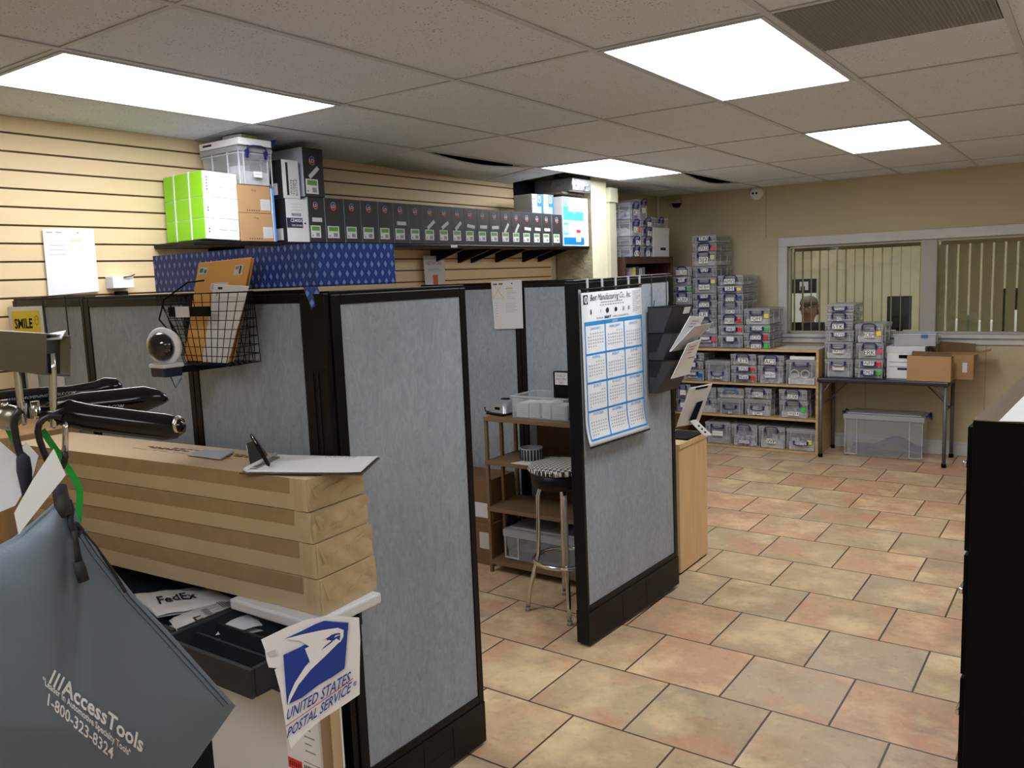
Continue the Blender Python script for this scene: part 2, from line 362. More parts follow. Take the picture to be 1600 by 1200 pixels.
# foil duct above the slipped tiles
t = thing('air_duct', 'silver foil duct hanging in the ceiling gap by the column', 'duct', (-3.62, 5.72, 2.36))
MB().box(-0.10, -0.05, -0.015, 0.26, 0.24, 0.09).build('foil_sleeve', mat('foil', rgb(150, 155, 158), 0.35, 0.8, bump=0.8, bscale=25), t, bevel=0.01)
MB().box(-0.12, -0.12, -0.035, 0.20, 0.22, -0.018).box(-0.12, -0.30, -0.045, -0.05, 0.22, -0.035).build('broken_board', mat('torn_board', rgb(110, 100, 84), 0.9, var=0.3, vscale=20), t)
# ------------------------------------------------------------------ interior window
g = MB(); fy = YB-0.02
for (a, b, c, d) in ((WX0-0.085, WZ0-0.085, WX1+0.085, WZ0), (WX0-0.085, WZ1, WX1+0.085, WZ1+0.085), (WX0-0.085, WZ0, WX0, WZ1), (WX1, WZ0, WX1+0.085, WZ1)):
    g.box(a, fy, b, c, YB-0.0005, d)
g.box(WX0-0.10, YB-0.05, WZ0-0.03, WX1+0.10, YB-0.001, WZ0-0.002)
struct(g, 'trim_5', TRIM, bevel=0.004)
wroot = thing('window_1', None, None, ((WX0+WX1)/2, YB+0.04, WZ0)); wroot['kind'] = 'structure'
cxw = (WX0+WX1)/2; hw = (WX1-WX0)/2; hh = WZ1-WZ0
WFR = mat('window_frame', rgb(176, 172, 165), 0.5)
g = MB(); g.box(-1.276-cxw, -0.03, 0, -1.152-cxw, 0.05, hh)
for a, b in ((-hw, -hw+0.022), (hw-0.022, hw)): g.box(a, -0.02, 0, b, 0.04, hh)
g.box(-hw, -0.02, 0, hw, 0.04, 0.022); g.box(-hw, -0.02, hh-0.022, hw, 0.04, hh)
g.build('window_frame', WFR, wroot, bevel=0.003)
def glass_mat():
    m = bpy.data.materials.new('window_glass'); m.use_nodes = True; nt = m.node_tree; N = nt.nodes; L = nt.links
    N.remove(N['Principled BSDF']); o = N['Material Output']
    t_ = N.new('ShaderNodeBsdfTransparent'); t_.inputs[0].default_value = (0.9, 0.91, 0.88, 1); gl = N.new('ShaderNodeBsdfGlossy'); gl.inputs['Roughness'].default_value = 0.02
    fr = N.new('ShaderNodeFresnel'); fr.inputs[0].default_value = 1.6; mx = N.new('ShaderNodeMixShader')
    n = N.new('ShaderNodeTexNoise'); n.inputs['Scale'].default_value = 2.2; b = N.new('ShaderNodeBump'); b.inputs['Strength'].default_value = 0.25; b.inputs['Distance'].default_value = 0.02
    tc = N.new('ShaderNodeTexCoord'); L.new(tc.outputs['Object'], n.inputs['Vector']); L.new(n.outputs['Fac'], b.inputs['Height']); L.new(b.outputs[0], gl.inputs['Normal'])
    L.new(fr.outputs[0], mx.inputs[0]); L.new(t_.outputs[0], mx.inputs[1]); L.new(gl.outputs[0], mx.inputs[2]); L.new(mx.outputs[0], o.inputs[0]); return m
GLASS = glass_mat()
for a, b in ((-hw+0.022, -1.276-cxw), (-1.152-cxw, hw-0.022)):
    MB().box(a, 0.0, 0.022, b, 0.005, hh-0.022).build('pane', GLASS, wroot)
# the office beyond the window
g = MB(); g.box(-4.6, 11.2, 0, 2.6, 11.3, 2.7); g.box(-4.7, YB+0.12, 0, -4.6, 11.2, 2.7); g.box(2.6, YB+0.12, 0, 2.7, 11.2, 2.7)
struct(g, 'wall_office', OTHER); struct(MB().box(-4.6, YB+0.12, -0.1, 2.6, 11.3, 0), 'floor', mat('office_floor', rgb(120, 110, 100), 0.8))
struct(MB().box(-4.6, YB+0.12, 2.6, 2.6, 11.3, 2.7), 'ceiling', TILE)
OL = mat('office_light', (0.9, 0.9, 0.9), 0.5, emis=(1, 0.98, 0.93), estr=12.0)
for i, (x, y, lb) in enumerate([(-2.9, 9.2, 'ceiling light of the office beyond the left window pane'), (-0.6, 9.2, 'ceiling light of the office beyond the right window pane')]):
    t = thing('ceiling_light', lb, 'ceiling light', (x, y, 2.59)); MB().box(-0.6, -0.3, 0, 0.6, 0.3, 0.01).build('diffuser', OL, t)
    MB().box(-0.62, -0.32, 0.002, -0.6, 0.32, 0.012).box(0.6, -0.32, 0.002, 0.62, 0.32, 0.012).build('frame', TEE, t)
VANE = mat('vane_olive', rgb(150, 142, 108), 0.7); VANE2 = mat('vane_cream', rgb(196, 194, 150), 0.7)
def blind(x0, x1, ang, pitch, lb, m, wv=0.088):
    t = thing('vertical_blind', lb, 'blind', ((x0+x1)/2, YB+0.16, WZ1-0.02)); h = (x1-x0)/2
    MB().box(-h, -0.02, -0.03, h, 0.03, 0.01).build('headrail', m, t, bevel=0.003)
    g = MB(); n = int((x1-x0)/pitch)
    for i in range(n+1):
        cx_ = -h + i*pitch; a = ang + random.uniform(-0.05, 0.05)
        dx, dy = wv/2*math.cos(a), wv/2*math.sin(a)
        g.slab([(cx_-dx, -dy, -0.82), (cx_+dx, dy, -0.82), (cx_+dx, dy, -0.03), (cx_-dx, -dy, -0.03)], (-dy, dx, 0), 0.0015)
    g.build('vanes', m, t)
blind(-2.41, -1.30, R(96), 0.079, 'open cream vertical blind behind the left window pane', VANE, 0.075)
blind(-1.14, 0.06, R(8), 0.089, 'half closed olive vertical blind behind the right window pane', mat('vane_olive_lit', rgb(180, 170, 132), 0.7), 0.072)  # lighter copy of the olive: light falling on these vanes is painted in
# office things seen through the glass
def up_(px, py, y): return U(px, py, y=y)
t = thing('pin_board', 'black pin board with a small picture on the office wall', 'board', (-2.87, 11.17, 1.72))
a, b = up_(1226, 437, 11.15), up_(1274, 459, 11.15); t.location = ((a.x+b.x)/2, 11.15, b.z)
MB().box(-(b.x-a.x)/2, 0, 0, (b.x-a.x)/2, 0.05, a.z-b.z).build('board', BLACKM, t); MB().box(0.0, -0.01, 0.05, 0.11, 0, 0.16).build('picture', PAPERW, t); MB().box(0.01, -0.013, 0.05, 0.07, -0.01, 0.10).build('picture_detail', mat('picture_blue', rgb(60, 70, 110), 0.7), t)
a, b = up_(1226, 459, 11.1), up_(1274, 530, 11.1)
solo(MB().box(a.x, 11.12, b.z, b.x, 11.19, a.z), 'whiteboard', WHITE, 'white board below the black pin board in the office', 'whiteboard')
a, b = up_(1386, 463, 8.75), up_(1423, 512, 8.75)
t = thing('computer_monitor', 'black flat monitor standing on the office desk beyond the window', 'monitor', ((a.x+b.x)/2, 8.75, b.z-0.10))
hw_ = (b.x-a.x)/2; MB().box(-hw_, 0, 0.08, hw_, 0.035, a.z-b.z+0.1).build('screen_housing', BLACK, t, bevel=0.006)
MB().box(-hw_+0.012, -0.002, 0.095, hw_-0.012, 0, a.z-b.z+0.085).build('screen', mat('dark_screen', rgb(42, 48, 55), 0.15), t)
MB().box(-0.03, 0.035, 0, 0.03, 0.06, 0.2).box(-0.1, -0.05, 0, 0.1, 0.12, 0.012).build('stand', BLACK, t, bevel=0.003)
dz = b.z-0.10
solo(MB().box(-2.55, 8.32, 1.0, -1.75, 8.4, 1.145).box(-2.55, 8.32, 0, -2.5, 8.4, 1.0).box(-1.8, 8.32, 0, -1.75, 8.4, 1.0), 'desk_screen', BLACKM, 'low black desk screen directly behind the lower left of the window', 'screen')
t = thing('office_desk', 'dark office desk carrying the monitor beyond the window', 'desk', (-1.5, 8.8, 0))
MB().box(-0.45, -0.35, dz-0.03, 0.9, 0.35, dz).build('desk_top', BLACKM, t)
for sx in (-0.42, 0.84): MB().box(sx, -0.3, 0, sx+0.04, 0.3, dz-0.03).build('leg', BLACKM, t)
a, b = up_(1566, 452, 10.4), up_(1640, 530, 10.4)
t = thing('office_shelf', 'dark shelf with white binders seen between the right hand vanes', 'shelf', (a.x, 10.4, 0))
MB().box(0, 0, 0, 0.9, 0.3, b.z+0.05).box(0, 0.28, b.z, 0.9, 0.3, a.z).box(0, 0, a.z-0.02, 0.9, 0.3, a.z).box(0, 0, b.z, 0.02, 0.3, a.z).build('carcass', BLACKM, t)
MB().box(0.06, 0.05, b.z+0.051, 0.30, 0.25, b.z+0.3).build('binders', WHITE, t)
for k, (q0, q1, yy) in enumerate([(1478, 1500, 500), (1506, 1516, 494), (1524, 1556, 502)]):
    a, b = up_(q0, yy, 9.9), up_(q1, yy, 9.9)
    solo(MB().box(a.x, 9.9, 0.0, b.x, 10.1, a.z), 'office_box', WHITE if k != 1 else mat('office_green', rgb(70, 96, 70), 0.7), f'{["white", "dark green", "wide white"][k]} tall box in the office seen between the right hand vanes', 'box')
# ------------------------------------------------------------------ seated person in the office
pc = up_(1264, 484, 9.3)
SKIN = mat('skin', rgb(142, 98, 76), 0.55); HAIRM = mat('grey_brown_hair', rgb(70, 62, 52), 0.8, bump=0.6, bscale=120); SHIRT = mat('red_shirt', rgb(170, 30, 42), 0.8)
t = thing('person', 'person in a red top and glasses seated in the office beyond the window', 'person', (pc.x, 9.3, 0))
hz = pc.z
def ell(th, ph, rx, ry, rz): return (rx*math.cos(ph)*math.cos(th), ry*math.cos(ph)*math.sin(th), rz*math.sin(ph))
g = MB()
def bodyf(u, v):       # one continuous skin: head, neck, shoulders, trunk
    th = 2*PI*u
    prof = [(0.0, hz+0.13), (0.055, hz+0.122), (0.082, hz+0.085), (0.086, hz+0.03), (0.082, hz-0.03), (0.066, hz-0.085), (0.052, hz-0.115), (0.054, hz-0.15), (0.12, hz-0.185), (0.185, hz-0.215), (0.20, hz-0.30), (0.175, hz-0.50), (0.17, hz-0.62), (0.19, hz-0.74), (0.0, hz-0.76)]
    q = v*(len(prof)-1); i = min(int(q), len(prof)-2); f = q-i
    r_ = prof[i][0]*(1-f)+prof[i+1][0]*f; z = prof[i][1]*(1-f)+prof[i+1][1]*f
    fl = 1.08 if z > hz-0.15 else 0.55
    x, y = r_*math.cos(th), r_*fl*math.sin(th)
    if hz-0.10 < z < hz+0.1 and math.sin(th) < -0.5:
        y += 0.006
        if abs(math.cos(th)) < 0.25 and abs(z-hz+0.005) < 0.03: y -= 0.028       # nose
    return (x, y, z)
g.grid(bodyf, 32, 56); g.build('body', SKIN, t)
g = MB(); g.lathe([(0.05, hz-0.118), (0.062, hz-0.135), (0.128, hz-0.175), (0.196, hz-0.207), (0.212, hz-0.30), (0.187, hz-0.50), (0.182, hz-0.62), (0.2, hz-0.74), (0.01, hz-0.77)], T=Matrix.Diagonal((1, 0.62, 1, 1)))
for s_ in (-1, 1): g.tube([(s_*0.18, 0, hz-0.24), (s_*0.235, -0.03, hz-0.40), (s_*0.23, -0.10, hz-0.52), (s_*0.20, -0.24, hz-0.56)], [0.06, 0.052, 0.046, 0.042])
g.build('shirt', SHIRT, t)
g = MB(); g.lathe([(0.092, hz+0.045), (0.096, hz+0.08), (0.08, hz+0.122), (0.045, hz+0.146), (0.0, hz+0.15)], T=Matrix.Diagonal((1, 1.08, 1, 1))); g.box(-0.09, 0.0, hz-0.06, 0.09, 0.1, hz+0.06); g.build('hair', HAIRM, t, bevel=0.02)
g = MB()
for s_ in (-1, 1): g.tube([(s_*0.036+0.026*math.cos(a*PI/6), -0.105, hz+0.03+0.018*math.sin(a*PI/6)) for a in range(12)], 0.003, closed=True, seg=5); g.tube([(s_*0.06, -0.105, hz+0.035), (s_*0.093, 0.0, hz+0.035)], 0.003, seg=5)
g.tube([(-0.01, -0.108, hz+0.035), (0.01, -0.108, hz+0.035)], 0.003, seg=5); g.build('glasses', BLACKM, t)
for s_ in (-1, 1): MB().lathe([(0.0, -0.02), (0.012, -0.01), (0.014, 0.01), (0, 0.025)], seg=8, T=Matrix.Translation((s_*0.092, 0.0, hz+0.005))).build('ear', SKIN, t)
for s_ in (-1, 1):
    MB().lathe([(0.0, -0.01), (0.01, 0), (0, 0.01)], seg=8, T=Matrix.Translation((s_*0.034, -0.082, hz+0.03))).build('eye', WHITE, t)
    g = MB(); hx, hy, hz2 = s_*0.19, -0.26, hz-0.565
    g.tube([(hx, hy, hz2), (hx-s_*0.01, hy-0.05, hz2-0.01), (hx-s_*0.015, hy-0.085, hz2-0.015)], [0.028, 0.04, 0.036], flat=0.5)
    for k in range(4): g.tube([(hx-s_*0.015+(k-1.5)*0.019, hy-0.08, hz2-0.015), (hx-s_*0.018+(k-1.5)*0.02, hy-0.12, hz2-0.02), (hx-s_*0.018+(k-1.5)*0.02, hy-0.145-0.006*(1-abs(k-1.5)), hz2-0.035)], [0.0095, 0.009, 0.007], seg=6)
    g.tube([(hx-s_*0.03, hy-0.02, hz2-0.01), (hx-s_*0.055, hy-0.06, hz2-0.02), (hx-s_*0.05, hy-0.085, hz2-0.03)], [0.011, 0.01, 0.008], seg=6); g.build('hand', SKIN, t)
MB().box(-0.02, -0.093, hz-0.052, 0.02, -0.083, hz-0.045).build('mouth', mat('lips', rgb(120, 62, 55), 0.6), t)
g = MB()
for s_ in (-1, 1): g.tube([(s_*0.09, 0.02, hz-0.72), (s_*0.11, -0.25, hz-0.70), (s_*0.11, -0.42, hz-0.72), (s_*0.11, -0.43, 0.10), (s_*0.11, -0.44, 0.05)], [0.095, 0.08, 0.065, 0.05, 0.045])
g.build('trousers', BLACKM, t)
for s_ in (-1, 1): MB().box(s_*0.11-0.045, -0.60, 0, s_*0.11+0.045, -0.36, 0.07).build('shoe', BLACKM, t, bevel=0.02)
t = thing('office_chair', 'black office chair holding the person beyond the window', 'chair', (pc.x, 9.36, 0))
MB().box(-0.23, -0.25, hz-0.86, 0.23, 0.22, hz-0.80).build('seat', BLACKM, t, bevel=0.02); MB().box(-0.2, 0.16, hz-0.78, 0.2, 0.20, hz-0.22).build('backrest', BLACKM, t, bevel=0.02)
MB().tube([(0, 0, 0.07), (0, 0, hz-0.86)], 0.03).build('column', BLACKM, t)
for k in range(5): a = k*2*PI/5+0.3; MB().tube([(0, 0, 0.08), (0.28*math.cos(a), 0.28*math.sin(a), 0.04)], 0.02).build('leg', BLACKM, t)
# ------------------------------------------------------------------ cubicle panels
def fabric_mat():
    m = bpy.data.materials.new('panel_fabric'); m.use_nodes = True; nt = m.node_tree; N = nt.nodes; L = nt.links; b = N['Principled BSDF']
    tc = N.new('ShaderNodeTexCoord'); mp = N.new('ShaderNodeMapping'); mp.inputs['Scale'].default_value = (1.0, 1.0, 0.45); L.new(tc.outputs['Object'], mp.inputs[0])
    n = N.new('ShaderNodeTexNoise'); n.inputs['Scale'].default_value = 34; n.inputs['Detail'].default_value = 5; n.inputs['Distortion'].default_value = 2.2; L.new(mp.outputs[0], n.inputs['Vector'])
    n2 = N.new('ShaderNodeTexNoise'); n2.inputs['Scale'].default_value = 4.5; n2.inputs['Detail'].default_value = 3; L.new(mp.outputs[0], n2.inputs['Vector'])
    ad = N.new('ShaderNodeMath'); ad.operation = 'MULTIPLY_ADD'; ad.inputs[1].default_value = 0.6; L.new(n.outputs['Fac'], ad.inputs[0])
    m2 = N.new('ShaderNodeMath'); m2.operation = 'MULTIPLY'; m2.inputs[1].default_value = 0.4; L.new(n2.outputs['Fac'], m2.inputs[0]); L.new(m2.outputs[0], ad.inputs[2])
    r = N.new('ShaderNodeValToRGB'); r.color_ramp.elements[0].position = 0.30; r.color_ramp.elements[1].position = 0.70
    r.color_ramp.elements[0].color = (*rgb(134, 143, 152), 1); r.color_ramp.elements[1].color = (*rgb(164, 174, 184), 1)
    L.new(ad.outputs[0], r.inputs[0]); L.new(r.outputs[0], b.inputs['Base Color']); b.inputs['Roughness'].default_value = 0.85
    w_ = N.new('ShaderNodeTexNoise'); w_.inputs['Scale'].default_value = 240; L.new(tc.outputs['Object'], w_.inputs['Vector'])
    bp = N.new('ShaderNodeBump'); bp.inputs['Strength'].default_value = 0.2; bp.inputs['Distance'].default_value = 0.002; L.new(w_.outputs['Fac'], bp.inputs['Height']); L.new(bp.outputs[0], b.inputs['Normal'])
    return m
FAB = fabric_mat()
def panel(lb, p0, p1, ztop=1.675, lst=0.035, rst=0.035, th=0.06, base=0.165, lean=0.0, seams=(0.45, 0.7)):
    d = Vector((p1[0]-p0[0], p1[1]-p0[1])); Lg = d.length
    t = thing('cubicle_panel', lb, 'partition panel', (p0[0], p0[1], 0), math.atan2(d.y, d.x), 'grey cubicle partition panels')
    if lean: t.rotation_euler = (0, lean, math.atan2(d.y, d.x))
    fr = MB(); tr = 0.036
    fr.box(0, 0, 0.02, lst, th, ztop-0.006).box(Lg-rst, 0, 0.02, Lg, th, ztop-0.006).box(lst, 0, ztop-tr, Lg-rst, th, ztop-0.006).box(lst, 0, base, Lg-rst, th, base+0.03)
    fr.build('frame', BLACK, t, bevel=0.003)
    MB().box(0, 0.006, ztop-0.006, Lg, th-0.006, ztop+0.004).build('top_cap', BLACK, t, bevel=0.002)
    k = MB(); k.box(0.002, -0.004, 0.012, Lg-0.002, th+0.004, base)
    for s in seams: k.box(Lg*s-0.0012, -0.0055, 0.03, Lg*s+0.0012, -0.0039, base-0.02)
    k.box(Lg*seams[0], -0.0055, 0.075, Lg*seams[1], -0.0039, 0.0775)
    k.build('kick_plate', BLACK, t, bevel=0.003)
    for s in (0.05, Lg-0.08): MB().lathe([(0.018, 0), (0.02, 0.003), (0.008, 0.012)], seg=10, T=Matrix.Translation((s, th/2, 0))).build('glide_foot', BLACK, t)
    for nm, a, b in (('front_fabric', 0.004, 0.02), ('back_fabric', th-0.02, th-0.004)):
        MB().box(lst-0.002, a, base+0.028, Lg-rst+0.002, b, ztop-tr+0.002).build(nm, FAB, t, bevel=0.004)
    return t
def ypx(px, x, py=460): return U(px, py, x=x).y
panel('grey fabric panel at the front right, full height, beside the postal flyer', (-1.800, 1.662), (-1.781, 2.262), 1.677, 0.036, 0.03)
panel('grey fabric panel behind the wire basket, left of the black corner post', (-2.492, 1.66), (-1.905, 1.66), 1.684, 0.028, 0.03)
panel('grey fabric panel left of the dome camera, behind the black tools', (-3.155, 1.66), (-2.494, 1.66), 1.686, 0.034, 0.028)
panel('grey fabric panel with the yellow smile sign, far left', (-3.72, 1.66), (-3.157, 1.66), 1.690, 0.03, 0.022)
panel('grey fabric panel carrying the wall calendar', (-1.845, 3.135), (-1.792, 4.020), 1.672, 0.022, 0.036, lean=R(-0.8), seams=(0.34, 0.6))
panel('grey fabric panel behind the brown rack, right part', (-2.822, 4.10), (-1.862, 4.10), 1.672)
panel('grey fabric panel behind the brown rack, left part with the hanging paper on its top', (-3.60, 4.10), (-2.826, 4.10), 1.668)
# black corner post between the two front panels
t = thing('corner_post', 'black ribbed corner post between the front panels, under the blue box', 'post', (-1.850, 1.66, 0))
MB().box(-0.055, -0.022, 0.0, 0.044, -0.001, 1.675).build('post', BLACK, t, bevel=0.002)
g = MB(); g.box(-0.030, -0.026, 0.0, 0.046, -0.0222, 1.455); g.box(-0.018, -0.029, 0.0, -0.012, -0.026, 1.45).box(0.004, -0.029, 0.0, 0.010, -0.026, 1.45); g.build('cable_cover', BLACK, t, bevel=0.0015)
# ------------------------------------------------------------------ blue patterned open box on the panels
def diamond_mat():
    m = bpy.data.materials.new('blue_diamond_card'); m.use_nodes = True; nt = m.node_tree; N = nt.nodes; L = nt.links; b = N['Principled BSDF']
    tc = N.new('ShaderNodeTexCoord'); sp = N.new('ShaderNodeSeparateXYZ'); L.new(tc.outputs['UV'], sp.inputs[0])
    def M_(op, a, bb=None):
        n = N.new('ShaderNodeMath'); n.operation = op
        for i, q in enumerate((a, bb)):
            if q is None: continue
            if isinstance(q, (int, float)): n.inputs[i].default_value = q
            else: L.new(q, n.inputs[i])
        return n.outputs[0]
    row = M_('FLOOR', M_('MULTIPLY', sp.outputs[1], 1/0.027)); par = M_('MODULO', row, 2.0)
    fu = M_('ABSOLUTE', M_('SUBTRACT', M_('FRACT', M_('ADD', M_('MULTIPLY', sp.outputs[0], 1/0.029), M_('MULTIPLY', par, 0.5))), 0.5))
    fv = M_('ABSOLUTE', M_('SUBTRACT', M_('FRACT', M_('MULTIPLY', sp.outputs[1], 1/0.027)), 0.5))
    dd = M_('ADD', M_('MULTIPLY', fu, 1.7), fv); inn = M_('LESS_THAN', dd, 0.40)
    ed = M_('MULTIPLY', M_('GREATER_THAN', dd, 0.66), M_('LESS_THAN', dd, 0.80))
    x = N.new('ShaderNodeMix'); x.data_type = 'RGBA'; L.new(inn, x.inputs['Factor']); x.inputs['A'].default_value = (*rgb(34, 66, 150), 1); x.inputs['B'].default_value = (*rgb(110, 142, 200), 1)
    y = N.new('ShaderNodeMix'); y.data_type = 'RGBA'; L.new(ed, y.inputs['Factor']); L.new(x.outputs['Result'], y.inputs['A']); y.inputs['B'].default_value = (*rgb(16, 34, 92), 1)
    L.new(y.outputs['Result'], b.inputs['Base Color']); b.inputs['Roughness'].default_value = 0.30; return m
DIA = diamond_mat()
def uvbox(o):    # planar metric UVs by face normal
    me = o.data; uv = me.uv_layers.new(name='uv')
    for p in me.polygons:
        n = p.normal
        for li in p.loop_indices:
            c = me.vertices[me.loops[li].vertex_index].co
            if abs(n.z) > 0.8: uv.data[li].uv = (c.x+5, c.y+5)
            else:
                tx = Vector((-n.y, n.x, 0)).normalized(); uv.data[li].uv = (c.dot(tx)+5, c.z+5)
zt_ = U(495, 379, y=1.655).z; Pa = Vector((-1.848, 1.656, zt_)); Lt = Vector((-2.665, 1.66, zt_)); Rt = Vector((-1.835, 1.975, zt_)); zb = 1.6945
t = thing('patterned_box', 'dark blue cardboard box with a diamond pattern, resting on the panel tops', 'box', (Pa.x, Pa.y, zb))
def wall_(p, q, z0, z1, th=0.006, w0=0.0):
    p = Vector((p.x-Pa.x, p.y-Pa.y, 0)); q = Vector((q.x-Pa.x, q.y-Pa.y, 0)); n = Vector((-(q-p).y, (q-p).x, 0)).normalized()*th
    g = MB(); V = [p+Vector((0, 0, z0)), q+Vector((0, 0, z0)), q+Vector((0, 0, z1)), p+Vector((0, 0, z1))]; V += [v+n for v in V]
    g.add(V, [(0, 1, 2, 3), (7, 6, 5, 4), (0, 4, 5, 1), (1, 5, 6, 2), (3, 7, 4, 0)]); g.add([V[3], V[2], V[6], V[7]], [(0, 1, 2, 3)], 1); return g
zh = Pa.z-zb
CB = Lt + (Rt-Pa)
for nm, p_, q_ in (('front_side', Lt, Pa), ('right_side', Pa, Rt), ('back_side', Rt, CB), ('left_side', CB, Lt)):
    o = wall_(p_, q_, 0, zh).build(nm, [DIA, WHITE], t); uvbox(o)
MB().slab([(p_.x-Pa.x, p_.y-Pa.y, 0.001) for p_ in (Lt, Pa, Rt, CB)], (0, 0, 1), 0.004).build('bottom', [DIA], t)
o = MB().slab([(0.012, -0.008, -0.0), (-0.028, -0.026, 0.0), (0.000, -0.026, -0.062), (0.022, -0.004, -0.04)], (-0.6, 0.4, 0.1), 0.002).build('loose_corner_flap', DIA, t); uvbox(o)
# ------------------------------------------------------------------ clear lidded boxes with blue handles
def handle(g, hw, z, up_=True, d=0.0, r=0.0046):
    s = 1 if up_ else -1; h = 0.030*s
    pts = [(-hw, -0.004, z), (-hw*1.02, -0.014, z+h*0.45), (-hw*0.86, -0.018, z+h*0.85), (-hw*0.4, -0.02, z+h), (hw*0.4, -0.02, z+h), (hw*0.86, -0.018, z+h*0.85), (hw*1.02, -0.014, z+h*0.45), (hw, -0.004, z)]
    g.tube(pts, r, seg=8)
    for sx in (-1, 1):
        g.box(sx*hw-0.007, -0.016, z-0.012, sx*hw+0.007, 0.0, z+0.010)
        g.box(sx*hw-0.004, -0.012, z-0.028, sx*hw+0.004, 0.0, z-0.008)
CONT = [mat('contents_grey', rgb(160, 162, 168), 0.8, var=0.25, vscale=14, stretch=(1, 1, 3)), mat('contents_pale', rgb(205, 206, 210), 0.8, var=0.2, vscale=16, stretch=(1, 1, 3)),
        mat('contents_dark', rgb(116, 120, 130), 0.8, var=0.35, vscale=18, stretch=(1, 1, 4)), mat('contents_blue', rgb(96, 108, 150), 0.7, var=0.6, vscale=22), mat('contents_colour', rgb(210, 206, 226), 0.6, var=0.8, vscale=24, vcol=rgb(86, 52, 130))]
def cbox(lb, loc, rz, w, d, h, text=None, tpos=0.45, tw=0.42, sticker=None, hup=True, hz=None, hw=None, cont=0, group=None, tcol=0, fill=0.7, hm=None, spos=None, lidh=0.025, plate=None, name='storage_box', shy=1.0):
    t = thing(name, lb, 'storage box', loc, rz, group)
    tpv = min(0.012, h*0.06)
    lh = min(lidh, h*0.32); b0 = h-lh
    g = MB(); w2 = w/2
    g.box(-w2, 0.006, 0, w2, d-0.006, b0, tp=tpv)
    g.build('body', CLEAR, t, bevel=0.006)
    r_ = MB(); r_.box(-w2-0.002, 0.003, b0-0.012, w2+0.002, d-0.003, b0-0.006)
    for sx in (-1, 1): r_.box(sx*w2*0.72-0.0025, 0.002, 0.004, sx*w2*0.72+0.0025, 0.0065, b0); r_.box(sx*w2-0.004*(sx > 0), 0.004, 0.002, sx*w2+0.004*(sx < 0), 0.010, b0)
    for k in (0.3, 0.7):
        for sx in (-1, 1): r_.box(sx*w2-0.003, d*k-0.003, 0.004, sx*w2+0.003, d*k+0.003, b0)
    r_.build('ribs', RIB, t)
    l = MB(); l.box(-w2-0.004, 0, b0, w2+0.004, d, h-0.002); l.box(-w2+0.016, 0.016, h-0.002, w2-0.016, d-0.016, h); l.build('lid', CLEARL, t, bevel=0.005)
    c = MB(); fh = b0*fill
    c.box(-w2+0.014, 0.014, 0.006, w2-0.014, d-0.014, fh*0.6, tp=0.003)
    for k in range(5):
        cx_ = random.uniform(-w2*0.6, w2*0.6); cw = random.uniform(w2*0.12, w2*0.3); cy = random.uniform(0.012, d*0.6)
        c.box(cx_-cw, cy, fh*0.5, cx_+cw, cy+d*0.25, fh*random.uniform(0.7, 1.0), (k % 2))
    c.build('contents', [CONT[cont], CONT[(cont+1) % 4]], t)
    hh_ = hw or w*0.24; z = hz if hz is not None else b0-0.004
    g = MB(); handle(g, hh_, z, hup); g.build('handle', hm or NAVY, t)
    if text is not None:
        lw = w*tw/2; lz = h*tpos; lhh = plate or min(0.024, h*0.25)
        g = MB(); g.box(-lw, -0.0265, lz-lhh, lw, -0.024, lz+lhh); 
        if text: g.textbox(text, -lw*0.95, lz-lhh*0.80, lw*0.95, lz+lhh*0.80, -0.0272, 1)
        else: g.box(-lw*0.8, -0.0268, lz-0.001, lw*0.8, -0.0265, lz+0.001, 2)
        g.v = [(a, b_+0.0185, c_) for a, b_, c_ in g.v] if not hup or lz < z-0.03 else g.v
        g.build('label', [WHITE, INK, GREYINK], t)
    if sticker:
        sz = min(0.020, h*0.28); sx, szz = spos or (0.36, tpos)
        MB().box(w*sx-sz, 0.0005, h*szz-sz, w*sx+sz, 0.003, h*szz+sz).build('sticker', sticker, t)
    return t
# wooden shelf unit against the back wall
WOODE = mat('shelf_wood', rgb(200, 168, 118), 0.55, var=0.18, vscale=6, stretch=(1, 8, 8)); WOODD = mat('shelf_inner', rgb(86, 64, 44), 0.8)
BYF = 7.556; BX0, BX1 = -3.46, -2.005
t = thing('shelf_unit', 'low wooden shelf unit full of clear boxes against the back wall', 'shelf', ((BX0+BX1)/2, BYF, 0))
hw_ = (BX1-BX0)/2; DB = 0.46
SHZ = [0.93, 0.628, 0.318, 0.012]
for s in (-1, 1): MB().box(s*hw_, 0, 0, s*(hw_-0.022), DB, 0.955).build('side_panel', WOODE, t, bevel=0.001)
MB().box(-hw_+0.022, 0, 0.930, hw_-0.022, DB, 0.953).build('top_panel', WOODE, t, bevel=0.001)
for z in (0.628, 0.318, 0.02): MB().box(-hw_+0.022, 0.002, z-0.018, hw_-0.022, DB, z).build('shelf_board', WOODE, t, bevel=0.001)
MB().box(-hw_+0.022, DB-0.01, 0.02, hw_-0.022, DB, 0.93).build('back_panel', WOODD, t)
def zpx(px, py, Y): return U(px, py, y=Y).z
GB = 'clear boxes stacked on top of the wooden shelf unit'; GS = 'clear boxes inside the wooden shelf unit'; GT = 'clear boxes on the black folding table'
